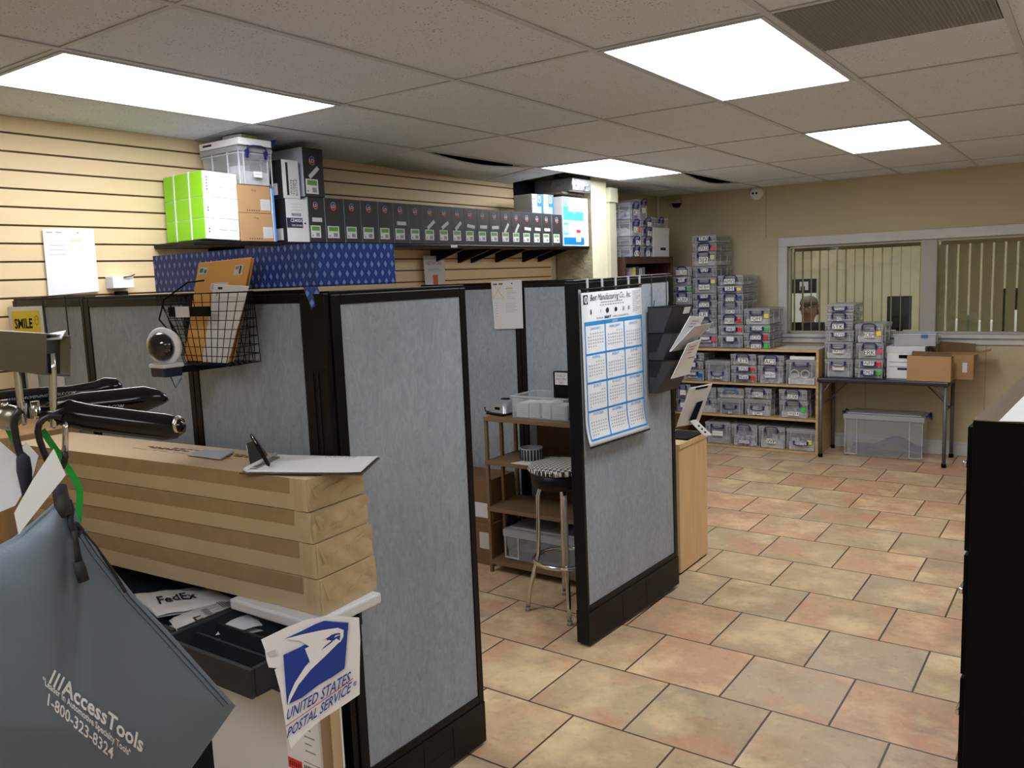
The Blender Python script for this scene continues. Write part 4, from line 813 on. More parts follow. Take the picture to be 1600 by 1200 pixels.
shelfbox('toner_carton', 'white and black waste toner bottle carton on top of the CE400X carton', 445, 472, 2.1465, 2.34, 0.25, [PAPERW, BLKP], {'-x': 1}, prints=pr_w)
def pr_k(w2, h, d):
    g = MB().box(w2*0.35, -0.001, h*0.12, w2*0.95, -0.0002, h*0.52, 0)
    for k in range(6): g.box(-w2*0.5+k*w2*0.14, -0.0008, h*0.07, -w2*0.5+k*w2*0.14+w2*0.07, -0.0002, h*0.12, 1)
    for k in range(4): g.box(w2*0.42, -0.0012, h*(0.2+0.07*k), w2*0.85, -0.001, h*(0.21+0.07*k), 2)
    g.textbox('clug', -w2*0.28, h*0.78, w2*0.25, h*0.88, -0.0006, 1); return g, [SLIP, mat('brown_print', rgb(96, 72, 46), 0.7), GREYINK]
zc1 = 2.062
shelfbox('cardboard_carton', 'lower of two brown cartons on the wall shelf, under the clear box', 374, 426, SZ+0.0005, zc1, 0.32, [KRAFT], {}, prints=pr_k)
shelfbox('cardboard_carton', 'upper of two brown cartons on the wall shelf, directly under the clear box', 373, 425, zc1+0.001, 2.196, 0.32, [KRAFT], {}, prints=pr_k)
shelfbox('flat_box', 'thin white and blue upright box edge beside the brown cartons on the wall shelf', 426.5, 431, SZ+0.0005, 2.19, 0.30, [mat('white_blue_card', rgb(90, 150, 225), 0.4), WHITE], {'-y': 0, '-x': 1}, prints=None)
# green and white strapped cartons
GREENC = mat('lime_green_wrap', rgb(140, 216, 28), 0.4); 
y0, y1 = ypx(319, SX, 340), ypx(372.5, SX, 340)
t = thing('carton_bundle', 'strapped lime green and white carton bundle at the left end of the wall shelf', 'cartons', (SX, (y0+y1)/2, SZ+0.0005), R(90)); w2 = (y1-y0)/2
t.rotation_euler = (R(-1.0), R(2.0), R(90)); dz = [0, 0.098, 0.196, 0.315]
t.location.z += 0.006
for k in range(3):
    g = MB().box(-w2, 0, dz[k], w2, 0.31, dz[k+1]-0.0008, fm={'-x': 1, '+y': 1}); g.build('carton', [WHITE, GREENC], t, bevel=0.003)
for fx in (0.10, 0.22):
    g = MB().box(-w2-0.0015, fx, 0, -w2-0.0002, fx+0.010, dz[3]).box(-w2-0.0015, fx, dz[3], w2+0.0015, fx+0.010, dz[3]+0.0015); g.build('strap', WHITE, t)
g = MB()
for k in range(3):
    for j in range(5 if k == 2 else 2): g.box(-w2*0.80, -0.0008, dz[k]+0.03+j*0.014, -w2*0.74, -0.0001, dz[k]+0.038+j*0.014)
for k in (0, 2): g.box(-w2*0.2, -0.0008, dz[k]+0.045, w2*0.25, -0.0001, dz[k]+0.0475, 1).box(w2*0.4, -0.0008, dz[k]+0.045, w2*0.85, -0.0001, dz[k]+0.0475, 1)
g.build('print', [INK, GREYINK], t)
# clear lidded box on the brown cartons, with a white tray and a small pack
yc = (ypx(372, SX, 260)+ypx(424, SX, 260))/2
cbox('clear box with a dark blue handle on the brown cartons, nearest the ceiling', (SX+0.01, yc, 2.197), R(90), ypx(424, SX, 260)-ypx(373, SX, 260), 0.30, 0.185, '', tpos=0.28, tw=0.24, cont=1, hw=0.055, plate=0.014)
t = thing('white_tray', 'white box lid with a blue flap on top of the clear box under the ceiling', 'box lid', (SX+0.02, yc, 2.3835), R(90)); 
MB().box(-0.11, -0.01, 0, 0.085, 0.30, 0.032).build('lid', WHITE, t, bevel=0.002)
MB().slab([(0.085, -0.01, 0.0), (0.125, -0.005, 0.042), (0.12, 0.20, 0.05), (0.085, 0.2, 0.032)], (0, 0, 1), 0.003).build('blue_flap', mat('blue_card', rgb(30, 48, 140), 0.5), t)
MB().box(-0.1108, 0.20, 0.012, -0.1101, 0.27, 0.022).build('hand_slot', INK, t)
t = thing('small_pack', 'small white and green pack lying on the white box lid near the ceiling', 'box', (SX-0.04, yc+0.01, 2.4165), R(96)); MB().box(-0.05, 0, 0, 0.055, 0.13, 0.030, fm={'-y': 1}).build('pack', [PAPERW, mat('olive_label', rgb(150, 160, 70), 0.6)], t, bevel=0.001)
# printer toner boxes at the far end
HPB = mat('toner_blue', rgb(0, 120, 205), 0.45); HPC = mat('toner_light_blue', rgb(70, 185, 225), 0.45)
def hp_logo(g, cx_, cz, r, y, mi_ring, mi_txt):
    g.lathe([(r, 0), (r, 0.0005), (0, 0.0006)], mi_ring, 20, T=Matrix.Translation((cx_, y, cz)) @ Matrix.Rotation(R(90), 4, 'X'))
    g.textbox('hp', cx_-r*0.62, cz-r*0.6, cx_+r*0.62, cz+r*0.6, y-0.0010, mi_txt, shear=0.25)
def pr_h1(w2, h, d):
    g = MB().box(-w2*0.05, -0.0008, h*0.35, w2*0.98, -0.0002, h*0.98, 0); g.box(w2*0.70, -0.0008, 0, w2*0.98, -0.0002, h*0.35, 0); g.box(w2*0.12, -0.0013, h*0.55, w2*0.62, -0.0008, h*0.9, 1)
    hp_logo(g, w2*0.37, h*0.73, w2*0.2, -0.0014, 0, 1); g.box(-w2*0.95, -0.0008, h*0.7, -w2*0.3, -0.0002, h*0.78, 2).box(-w2*0.95, -0.0008, h*0.42, -w2*0.5, -0.0002, h*0.47, 2); return g, [HPB, WHITE, GREYINK]
zld = 2.163
shelfbox('toner_carton', 'white and blue toner carton on top of the black row, left one', 832, 849, zld, 2.30, 0.16, [SLIP, HPB], {}, prints=pr_h1)
shelfbox('toner_carton', 'white and blue toner carton on top of the black row, right one', 850, 866, zld, 2.305, 0.16, [SLIP, HPB], {}, prints=pr_h1)
def pr_h2(w2, h, d):
    g = MB().box(-w2*0.98, -0.0008, h*0.05, -w2*0.55, -0.0002, h*0.97, 0); g.box(-w2*0.9, -0.0013, h*0.62, -w2*0.62, -0.0008, h*0.92, 1); g.box(-w2*0.55, -0.0008, h*0.05, w2*0.62, -0.0002, h*0.42, 0)
    g.add([(-w2*0.2, -0.0012, h*0.43), (-w2*0.02, -0.0012, h*0.43), (-w2*0.11, -0.0012, h*0.30)], [(0, 2, 1)], 1)
    hp_logo(g, -w2*0.76, h*0.77, w2*0.11, -0.0014, 0, 1); return g, [HPC, WHITE]
def pr_h3(w2, h, d):
    g = MB().box(-w2*0.98, -0.0008, h*0.05, w2*0.62, -0.0002, h*0.36, 0); g.box(-w2*0.02, -0.0013, h*0.18, w2*0.36, -0.0008, h*0.37, 1); g.box(w2*0.02, -0.0008, h*0.55, w2*0.36, -0.0002, h*0.68, 2)
    g.box(-w2*0.98, -0.0008, h*0.45, -w2*0.6, -0.0002, h*0.95, 3); g.box(-w2*0.92, -0.0013, h*0.55, -w2*0.68, -0.0008, h*0.85, 1); return g, [HPB, WHITE, LRED, HPC]
shelfbox('toner_carton', 'large white toner carton with light blue band, upper of two by the column', 879.5, 919, 2.116, 2.305, 0.31, [WHITE], {}, prints=pr_h2)
shelfbox('toner_carton', 'large white toner carton with a red mark, lower of two by the column', 879.5, 919, SZ+0.0005, 2.115, 0.31, [WHITE], {}, prints=pr_h3)
# papers and small things on the slatted wall
def pxsheet(name, lb, cat, quad, fnP, mats, prints=None, t_=0.0012, group=None):
    # quad TL, TR, BR, BL in pixels on a real plane given by fnP; prints(g, f) draws with f(u, v) -> point
    q = [fnP(*c) for c in quad]; n = (q[1]-q[0]).cross(q[3]-q[0]).normalized()
    if n.dot(CAM-q[0]) < 0: n = -n
    root = thing(name, lb, cat, tuple((q[2]+q[3])/2), 0, group); o_ = (q[2]+q[3])/2
    L_ = lambda v: Vector(v)-o_
    MB().slab([L_(c) for c in q], -n, t_).build('sheet', mats[0], root)
    if prints:
        g = MB()
        def f(u, v, lift=0.0006): return L_((q[0]*(1-u)+q[1]*u)*(1-v) + (q[3]*(1-u)+q[2]*u)*v) + n*lift
        prints(g, f); g.build('print', mats[1:], root)
    return root
def fq(g, f, u0, v0, u1, v1, mi=0, l=0.0006): g.add([f(u0, v0, l), f(u1, v0, l), f(u1, v1, l), f(u0, v1, l)], [(3, 2, 1, 0)], mi)
def ftext(g, f, s, u0, v0, u1, v1, mi=0, l=0.0009, shear=0, bold=0): g.text(s, lambda a, b: f(u0+(u1-u0)*a, v1+(v0-v1)*b, l), mi, shear, bold)
def pr_form(g, f):
    fq(g, f, 0.06, 0.05, 0.20, 0.075, 0); fq(g, f, 0.25, 0.05, 0.38, 0.075, 0); fq(g, f, 0.66, 0.05, 0.70, 0.075, 0); fq(g, f, 0.48, 0.15, 0.70, 0.18, 2)
    for k in range(5): fq(g, f, 0.5, 0.21+k*0.04, 0.5+0.3*(0.7+0.3*math.sin(k*2)), 0.216+k*0.04, 1)
    for k in range(6): fq(g, f, 0.07, 0.45+k*0.055, 0.15, 0.456+k*0.055, 1); fq(g, f, 0.45, 0.47+k*0.035, 0.78-0.1*math.sin(k*3), 0.476+k*0.035, 1)
    for (a, b, c, d) in ((0.03, 0.03, 0.40, 0.035), (0.03, 0.355, 0.40, 0.36), (0.03, 0.03, 0.035, 0.36), (0.395, 0.03, 0.40, 0.36)): fq(g, f, a, b, c, d, 2)
    for (p, q_) in (((0.05, 0.04), (0.39, 0.35)), ((0.37, 0.04), (0.05, 0.35))):
        g.add([f(p[0]-0.012, p[1]), f(p[0]+0.012, p[1]), f(q_[0]+0.012, q_[1]), f(q_[0]-0.012, q_[1])], [(0, 1, 2, 3)], 2)
YMARK = mat('yellow_marker', rgb(222, 190, 70), 0.7)
t = pxsheet('paper_notice', 'large white printed sheet on the slatted wall at the far left', 'paper', [(66, 357), (146, 358), (155, 455), (76, 462)], lambda a, b: U(a, b, x=XL+0.012), [WHITE, GREYINK, GREYINK, mat('lime_marker', rgb(212, 226, 110), 0.7)], lambda g, f: (fq(g, f, 0.06, 0.05, 0.18, 0.062, 0), fq(g, f, 0.24, 0.05, 0.36, 0.062, 0), fq(g, f, 0.66, 0.05, 0.69, 0.075, 0), fq(g, f, 0.52, 0.17, 0.72, 0.19, 2), [fq(g, f, 0.1, 0.25+k*0.07, 0.4, 0.255+k*0.07, 1) for k in range(3)]))
def pr_net(g, f): ftext(g, f, 'NETWORK', 0.12, 0.17, 0.86, 0.28, 0); ftext(g, f, 'SWITCH', 0.2, 0.40, 0.8, 0.50, 1); fq(g, f, 0.40, 0.60, 0.64, 1.0, 2)
pxsheet('paper_notice', 'white sign reading NETWORK SWITCH with a red bar, above the panels', 'sign', [(661, 400), (694, 400), (696, 449), (665, 449)], lambda a, b: U(a, b, x=-3.70), [SLIP, mat('dull_red_print', rgb(150, 70, 66), 0.7), GREYINK, mat('brick_red', rgb(196, 90, 66), 0.7)], pr_net)
t = thing('card_holder', 'small white box fixed to the slatted wall beside the notice, black hook below', 'box', tuple(U(190, 455, x=XL+0.03)))
a = U(173, 432, x=XL+0.05); b = U(208, 453, x=XL+0.05); c = t.location
MB().box(-0.03, a.y-c.y, b.z-c.z+0.01, 0.035, b.y-c.y, a.z-c.z).build('box', WHITE, t, bevel=0.003)
MB().tube([(0.04, a.y-c.y+0.05, a.z-c.z-0.005), (0.045, b.y-c.y-0.02, a.z-c.z-0.002), (0.045, b.y-c.y, a.z-c.z+0.006)], 0.0025).build('wire_hook', BLACKM, t); MB().box(-0.03, -0.02, -0.02, 0.02, 0.02, 0.0).build('clip', BLACKM, t, bevel=0.002)
# sheet hanging over the back panel
pxsheet('paper_notice', 'white form with a yellow crossed box hanging from the rear cubicle panel', 'paper', [(767, 440), (815, 437), (817.5, 513), (773, 514.5)], lambda a, b: U(a, b, y=4.09), [PAPERW, INK, GREYINK, YMARK], pr_form)
# ------------------------------------------------------------------ wall calendar on its panel
CP = Vector((-1.845, 3.135, 0)); cdv = Vector((-1.792+1.845, 4.02-3.135, 0)).normalized(); cn = Vector((cdv.y, -cdv.x, 0))
def calP(px, py, off=0.006): return UP(px, py, CP+cn*off, cn)
CALB = mat('calendar_blue', rgb(38, 140, 215), 0.6); CALP = mat('calendar_paper', rgb(238, 243, 250), 0.5)
q = [calP(906.5, 453), calP(1001, 444), calP(1008.5, 670), calP(916, 699)]
root = thing('wall_calendar', 'large twelve month calendar with a blue grid hanging on the right cubicle panel', 'calendar', tuple((q[2]+q[3])/2)); o_ = (q[2]+q[3])/2
def cf(u, v, l=0.0006):
    p_ = (q[0]*(1-u)+q[1]*u)*(1-v) + (q[3]*(1-u)+q[2]*u)*v
    curl = 0.022*max(0, (v-0.82)/0.18)**2
    return p_-o_ + cn*((l*2.2 if l > 0 else 0)+curl+0.002)
g = MB().grid(lambda u, v: cf(u, v, 0), 6, 30); o = g.build('sheet', CALP, root); sm = o.modifiers.new('s', 'SOLIDIFY'); sm.thickness = 0.0004
g = MB()
fq(g, cf, 0.0, 0.0, 1.0, 0.02, 1); 
cmonths = 'JANUARY FEBRUARY MARCH APRIL MAY JUNE JULY AUGUST SEPTEMBER OCTOBER NOVEMBER DECEMBER'.split()
V0, V1 = 0.205, 0.962; U0, U1 = 0.04, 0.985
fq(g, cf, U0, V0, U1, V0+0.025, 0)
ftext(g, cf, '2020', 0.47, V0+0.005, 0.56, V0+0.02, 2, 0.0012)
rows = [V0+0.025+(V1-V0-0.025)*k/4 for k in range(5)]; cols_ = [U0+(U1-U0)*k/3 for k in range(4)]
for k in range(1, 5):
    n = 6 if k == 4 else 1
    for j in range(6): fq(g, cf, U0+(U1-U0)*j/6, rows[k]-0.007, U0+(U1-U0)*(j+1)/6, rows[k]+0.006, 0)
for c_ in cols_:
    for j in range(16): va = V0+(V1-V0)*j/16; vb = V0+(V1-V0)*(j+1)/16; fq(g, cf, c_-0.008, va, c_+0.008, vb, 0)
for i, mth in enumerate(cmonths):
    r_, c_ = divmod(i, 3); u0, u1 = cols_[c_]+0.03, cols_[c_+1]-0.03; v0, v1 = rows[r_]+0.012, rows[r_+1]-0.016
    wd = 0.42*(u1-u0)*len(mth)/8+0.03; um = (u0+u1)/2
    ftext(g, cf, mth, um-wd/2-0.02, v0, um+wd/2+0.02, v0+0.016, 3, 0.001)
    n = 0
    for wk in range(6):
        for dy in range(7):
            idx = wk*7+dy-(i*3 % 7)
            if idx < 1 or idx > 31: continue
            uu = u0+(u1-u0)*(dy+0.5)/7; vv = v0+0.032+(v1-v0-0.032)*(wk+0.4)/6
            fq(g, cf, uu-0.008, vv-0.004, uu+0.008, vv+0.003, 4, 0.0009)
ftext(g, cf, 'Best Manufacturing Co., Inc.', 0.13, 0.035, 0.80, 0.075, 1, 0.001, 0.35)
fq(g, cf, 0.03, 0.035, 0.10, 0.095, 1); g.add([cf(0.065+0.022*math.cos(a*PI/8), 0.065+0.023*math.sin(a*PI/8), 0.0012) for a in range(16)], [tuple(range(16))], 2); g.add([cf(0.065+0.009*math.cos(a*PI/8), 0.065+0.017*math.sin(a*PI/8), 0.0015) for a in range(16)], [tuple(range(16))], 1)
[fq(g, cf, 0.30+k*0.036, 0.088, 0.328+k*0.036, 0.095, 4) for k in range(10)]; [fq(g, cf, 0.28+k*0.041, 0.105, 0.31+k*0.041, 0.111, 4) for k in range(10)]
for (uu, ww, hh2) in ((0.14, 0.02, 0.035), (0.29, 0.01, 0.02), (0.40, 0.05, 0.035), (0.54, 0.045, 0.03), (0.67, 0.03, 0.03), (0.76, 0.035, 0.03)):
    g.add([cf(uu+ww/2*math.cos(a*PI/5), 0.145+hh2/2*math.sin(a*PI/5), 0.001) for a in range(10)], [tuple(range(10))], 1 if uu in (0.40, 0.54, 0.14) else 4)
ftext(g, cf, 'YOUR', 0.22, 0.184, 0.33, 0.194, 1); ftext(g, cf, 'BEST', 0.35, 0.180, 0.46, 0.195, 1, bold=0.03); ftext(g, cf, 'WIRE CONNECTION', 0.48, 0.184, 0.75, 0.194, 1)
for k in range(12): fq(g, cf, 0.83, 0.04+k*0.012, 0.97-0.03*(k % 3), 0.043+k*0.012, 4)
g.build('print', [CALB, INK, CALP, CALB, mat('calendar_grey', rgb(150, 158, 172), 0.7)], root)
g = MB().tube([q[0]-o_+cn*0.006, q[1]-o_+cn*0.006], 0.0045, 0, 8); g.build('top_rail', BLACK, root)
g = MB().tube([cf(0, 1, 0), cf(1, 1, 0)], 0.004); g.build('bottom_rail', BLACK, root)
for u in (0.10, 0.33, 0.55, 0.77, 0.97):
    p_ = q[0]*(1-u)+q[1]*u-o_; ztp = 1.682-o_.z
    MB().box(-0.0025, -0.008, p_.z-0.01, 0.001, 0.008, ztp, T=Matrix.Translation((p_.x+0.004, p_.y, 0))).box(-0.03, -0.008, ztp-0.002, 0.001, 0.008, ztp, T=Matrix.Translation((p_.x+0.004, p_.y, 0))).build('clear_strap', RIB, root)
# ------------------------------------------------------------------ hanging file pockets
MESH = mat('black_wire_mesh', rgb(62, 64, 68), 0.55, 0.2, bump=0.4, bscale=400); DGREY = mat('dark_grey', rgb(70, 72, 74), 0.6)
a = calP(1012, 480, 0.012); b = calP(1012, 615, 0.012); e = calP(1046, 480, 0.012)
zt0, zb0 = a.z, b.z; Lp = (e-a).length*1.0; azp = math.atan2(cdv.y, cdv.x)
t = thing('file_pocket_rack', 'three tier black mesh file rack hooked over the calendar panel', 'file rack', (a.x, a.y, zb0), azp)
H3 = zt0-zb0; st = [0.0, 0.165/0.43*H3, 0.295/0.43*H3]
bot = [0.0, H3*0.19, H3*0.48]; top = [H3*0.385, H3*0.70, H3*1.0]; bk = -0.0; 
for i in range(3):
    z0, z1 = bot[i], top[i]; dt, db = -0.135, -0.045
    g = MB()
    for xx in (0, Lp): g.slab([(xx, 0, z0), (xx, 0, z1), (xx, dt, z1), (xx, db, z0)], (1, 0, 0), 0.0015 if xx == 0 else -0.0015, 1)
    g.slab([(0, db, z0), (Lp, db, z0), (Lp, dt, z1), (0, dt, z1)], (0, 1, 0), 0.002); g.slab([(0, 0, z0), (Lp, 0, z0), (Lp, db, z0), (0, db, z0)], (0, 0, 1), 0.002); g.slab([(0, 0, z0), (Lp, 0, z0), (Lp, 0, z1), (0, 0, z1)], (0, -1, 0), 0.002)
    p_ = g.build('pocket', [MESH, MESH], t)
    MB().tube([(0, 0, z1), (0, dt, z1), (Lp, dt, z1), (Lp, 0, z1)], 0.0022, 0, 6).build('rim_wire', BLACK, p_)
    MB().slab([(Lp*0.55, dt*0.98-0.004, z1-0.008), (Lp*0.85, dt*0.98-0.004, z1-0.008), (Lp*0.85, dt*0.90-0.004, z1-0.04), (Lp*0.55, dt*0.90-0.004, z1-0.04)], (0, 1, 0), 0.001).build('label', WHITE, p_)
for s in (0.22, 0.9): MB().tube([(Lp*s, 0.004, H3+0.0), (Lp*s, 0.004, 1.683-zb0), (Lp*s, 0.06, 1.683-zb0), (Lp*s, 0.066, 1.66-zb0)], 0.002, 0, 6).tube([(Lp*s, -0.004, H3-0.01), (Lp*s, -0.01, H3+0.03)], 0.002, 0, 6).build('wall_hook', BLACK, t)
def P3(x, y, z):
    return Vector((t_loc.x + x*cdv.x - y*(-cdv.y)*-1*0 + (-y)*cn.x, t_loc.y + x*cdv.y + (-y)*cn.y, t_loc.z+z))
t_loc = Vector(t.location)
for i, (lb, z0, pts) in enumerate([('white folded papers standing in the top pocket of the file rack', top[1], 0), ('white printed notice leaning in the middle pocket of the file rack', top[0], 1)]):
    zz = z0; A_ = [P3(Lp*0.1, -0.105, zz-0.09), P3(Lp*0.95, -0.105, zz-0.09), P3(Lp*1.25, -0.165, zz+0.062), P3(Lp*0.55, -0.165, zz+0.075)]
    if i == 1: A_ = [P3(Lp*0.1, -0.11, zz-0.09), P3(Lp*0.95, -0.11, zz-0.09), P3(Lp*1.12, -0.16, zz+0.085), P3(Lp*0.42, -0.165, zz+0.075)]
    o_ = A_[0]; r_ = thing('paper_sheets', lb, 'paper', tuple(o_)); L2 = [p_-o_ for p_ in A_]; nn = (L2[1]-L2[0]).cross(L2[3]-L2[0]).normalized()
    MB().slab(L2, -nn, 0.003).build('sheet', WHITE, r_)
    if i == 0: MB().slab([L2[0]+nn*0.004, L2[1]+nn*0.004, L2[2]+Vector((0.03, 0.05, -0.03)), L2[3]+Vector((0.02, 0.0, -0.05))], -nn, 0.002).build('loose_sheet', PAPERW, r_)
    g = MB(); f2 = lambda u, v, l=0.0008: (L2[3]*(1-u)+L2[2]*u)*(1-v)+(L2[0]*(1-u)+L2[1]*u)*v + nn*l*(1 if nn.dot(CAM-o_) > 0 else -1)*4
    for k in range(3): fq(g, f2, 0.25, 0.12+k*0.08, 0.75-0.1*k, 0.14+k*0.08, 0)
    g.build('print', mat('faint_red_print', rgb(150, 90, 96), 0.7), r_)
# ------------------------------------------------------------------ light wood desk end behind the panel and copy stand
PINE = mat('light_maple', rgb(222, 190, 140), 0.5, var=0.06, vscale=5, stretch=(6, 6, 0.6))
t = thing('maple_cabinet', 'light maple cabinet standing behind the calendar panel', 'cabinet', (-1.855, 4.19, 0))
MB().box(-0.75, 0, 0.012, 0, 0.40, 0.722).build('body', PINE, t, bevel=0.002); MB().box(-0.76, -0.004, 0.722, 0.006, 0.404, 0.75).build('top_panel', PINE, t, bevel=0.002); MB().box(-0.74, 0.01, 0, -0.005, 0.39, 0.012).build('plinth', BLACKM, t)
q = [U(1079, 606, y=4.42), U(1114, 599, y=4.62), U(1092, 662, y=4.50), U(1058, 668, y=4.30)]
t = thing('copy_stand', 'white plastic copy stand with a black hinge, on the maple cabinet', 'stand', (-1.93, 4.45, 0.7505)); o_ = Vector(t.location)
L2 = [p_-o_ for p_ in q]
nn = (L2[1]-L2[0]).cross(L2[3]-L2[0]).normalized(); nn = nn if nn.dot(CAM-o_) > 0 else -nn
MB().slab(L2, -nn, 0.012).build('board', mat('off_white_plastic', rgb(196, 190, 184), 0.5), t, bevel=0.006)
bl = lambda u, v, l=0.001: (L2[0]*(1-u)+L2[1]*u)*(1-v)+(L2[3]*(1-u)+L2[2]*u)*v+nn*l
MB().slab([bl(0.25, 0.03), bl(0.78, 0.03), bl(0.78, 0.08), bl(0.25, 0.08)], nn, 0.002).build('hand_slot', BLACKM, t); MB().slab([bl(0.5, 0.42, 0.003), bl(0.75, 0.40, 0.003), bl(0.66, 0.86, 0.012), bl(0.36, 0.86, 0.012)], nn, 0.008).build('hinge_plate', BLACKM, t, bevel=0.003)
h0 = bl(0.5, 0.86, 0.015); f0 = Vector((U(1106, 681, z=0.756)-o_)); d_ = Vector((0.02, 0.02, 0))
g = MB(); g.slab([h0-d_*0.8, h0+d_*0.8, f0+d_*0.9, f0-d_*0.9], (0.5, -0.5, 0.5), 0.006); g.build('support_foot', WHITE, t, bevel=0.002)
for k in (0.4, 0.6, 0.8): p_ = h0*(1-k)+f0*k+Vector((0.5, -0.5, 0.5))*0.0075; MB().lathe([(0.006, 0), (0.006, 0.002), (0, 0.002)], seg=10, T=Matrix.Translation(p_) @ Vector((0.5, -0.5, 0.5)).to_track_quat('Z', 'Y').to_matrix().to_4x4()).build('hole', BLACKM, t)
MB().box(-0.10, -0.14, 0.0, 0.075, 0.10, 0.008).build('base_tray', BLACKM, t, bevel=0.003)
# ------------------------------------------------------------------ brown rack in the cubicle
BR = mat('brown_metal', rgb(120, 96, 68), 0.5); BRD = mat('brown_board', rgb(84, 62, 42), 0.8, var=0.15, vscale=5)
RX0, RX1, RY0, RY1 = -2.84, -2.10, 3.72, 4.03
t = thing('shelf_rack', 'brown four shelf rack inside the cubicle, behind the stool', 'shelf', ((RX0+RX1)/2, RY0, 0)); hx = (RX1-RX0)/2; dd_ = RY1-RY0
for sx in (-1, 1):
    for y in (0, dd_/2-0.01, dd_-0.02): MB().box(sx*hx, y, 0, sx*(hx-0.018), y+0.018, 0.90).build('post', BR, t)
SHR = [0.918, 0.664, 0.39, 0.075]
for z in SHR: MB().box(-hx, -0.004, z-0.024, hx, dd_+0.002, z).build('shelf_board', BR, t, bevel=0.002)
MB().box(-hx+0.16, dd_-0.008, 0.10, hx-0.02, dd_-0.003, 0.89).build('back_panel', BRD, t)
def rz(z): return z+0.0005
# tray of papers with the black sign
a = U(804, 655, y=3.78); b = U(890, 655, y=3.78); zz = rz(0.918); W_ = b.x-a.x
t = thing('paper_tray', 'open frosted box of papers on top of the brown rack', 'tray', (a.x, 3.76, zz)); H_ = U(804, 617, y=3.78).z-zz; th = 0.004
FROST = mat('frosted_plastic', rgb(206, 214, 220), 0.35, alpha=0.28)
g = MB().box(0, 0, 0, W_, 0.25, th).box(0, 0, th, W_, th, H_).box(0, 0.25-th, th, W_, 0.25, H_).box(0, th, th, th, 0.25-th, H_).box(W_-th, th, th, W_, 0.25-th, H_); g.build('tray_body', FROST, t, bevel=0.002)
g = MB().box(-0.006, -0.006, H_-0.008, W_+0.006, 0.0, H_).box(-0.006, 0.25, H_-0.008, W_+0.006, 0.256, H_).box(-0.006, 0, H_-0.008, 0, 0.25, H_).box(W_, 0, H_-0.008, W_+0.006, 0.25, H_); g.build('rim', RIB, t)
for k, (x0, x1, hh2, ln) in enumerate([(0.02, 0.10, 0.075, 5), (0.105, 0.17, 0.08, 5), (0.185, 0.24, 0.085, 3), (0.25, 0.33, 0.07, 2)]):
    r_ = thing('paper_stack', f'{["first", "second", "third", "fourth"][k]} bundle of papers from the left in the frosted box', 'papers', (a.x, 3.77, zz+th+0.0005), 0, 'paper bundles in the frosted box')
    MB().box(x0, 0.004+0.004*k, 0, min(x1, W_-0.012), 0.15, hh2).build('papers', PAPERW if k % 2 else WHITE, r_)
    g = MB(); [g.box(x0+0.01, 0.0032+0.004*k, hh2*0.2+j*0.01, min(x1, W_-0.012)-0.01, 0.0038+0.004*k, hh2*0.2+j*0.01+0.0015) for j in range(ln)]; g.build('print', GREYINK, r_)
a2 = U(866, 617, y=3.96); b2 = U(889, 581, y=3.96)
t = thing('sign_block', 'small black block sign reading NO MOM with a red cross', 'sign', (a2.x, 3.955, zz+th+0.0005)); z1 = b2.z-zz-th; w_ = b2.x-a2.x; zo = z1-0.125
MB().box(0, 0, 0, w_, 0.03, z1).build('block', BLACKM, t, bevel=0.002)
g = MB().box(0.012, -0.0015, z1-0.075, w_-0.008, -0.0002, z1-0.006, 0); g.textbox('NO', 0.025, z1-0.032, w_-0.02, z1-0.012, -0.002, 1); g.textbox('MOM', 0.016, z1-0.052, w_-0.014, z1-0.036, -0.002, 1)
for s in (-1, 1): g.add([(w_/2-0.012*s-0.002, -0.002, z1-0.070), (w_/2-0.012*s+0.002, -0.002, z1-0.070), (w_/2+0.012*s+0.002, -0.002, z1-0.056), (w_/2+0.012*s-0.002, -0.002, z1-0.056)], [(0, 1, 2, 3)], 2)
g.build('card', [PAPERW, GREYINK, RED], t)
# label maker
a = U(789, 650, y=3.85); SILV = mat('silver_plastic', rgb(168, 172, 178), 0.3, 0.5)
t = thing('label_printer', 'silver and black label printer at the left end of the brown rack top', 'printer', (a.x, 3.86, zz), R(-12))
g = MB().grid(lambda u, v: (-0.065+0.13*u, -0.07+0.14*v, 0.012+0.075*(max(0, 1-abs(2*u-1)**2.6))**0.6*(max(0, 1-abs(2*v-1)**3))**0.6), 14, 14); g.build('housing', SILV, t)
MB().box(-0.075, -0.09, 0, 0.07, 0.09, 0.013).build('base', BLACK, t, bevel=0.004); MB().lathe([(0.028, 0), (0.024, 0.006), (0, 0.008)], seg=16, T=Matrix.Translation((0.0, 0.0, 0.083))).build('dial', BLACK, t)
MB().box(-0.02, -0.068, 0.03, 0.02, -0.06, 0.045).build('slot', BLACKM, t, bevel=0.002); MB().tube([(-0.065, -0.05, 0.008), (-0.11, -0.06, 0.012), (-0.115, -0.06, 0.035)], 0.004).build('paper_guide', BLACK, t)
# tape ring and paper on the second shelf
a = U(828, 716, y=3.83); zz = rz(0.664)
t = thing('tape_roll', 'black and white patterned roll on the second shelf of the brown rack', 'roll', (a.x, 3.85, zz)); 
MB().lathe([(0.040, 0), (0.066, 0), (0.066, 0.072), (0.058, 0.072), (0.055, 0.066), (0.040, 0.066), (0.040, 0)], seg=28).build('roll', mat('roll_grey', rgb(150, 150, 148), 0.5), t)
g = MB(); [g.box(-0.004, -0.0675, 0.006, 0.004, -0.0655, 0.066, T=Matrix.Rotation(k*2*PI/22, 4, 'Z')) for k in range(22)]; g.build('stripes', BLACKM, t)
solo(MB().slab([(-2.66, 3.715, rz(0.664)), (-2.13, 3.715, rz(0.664)), (-2.13, 3.96, rz(0.664)), (-2.55, 3.96, rz(0.664))], (0, 0, 1), 0.002), 'paper_sheet', WHITE, 'white sheet lying on the second shelf of the brown rack', 'paper')
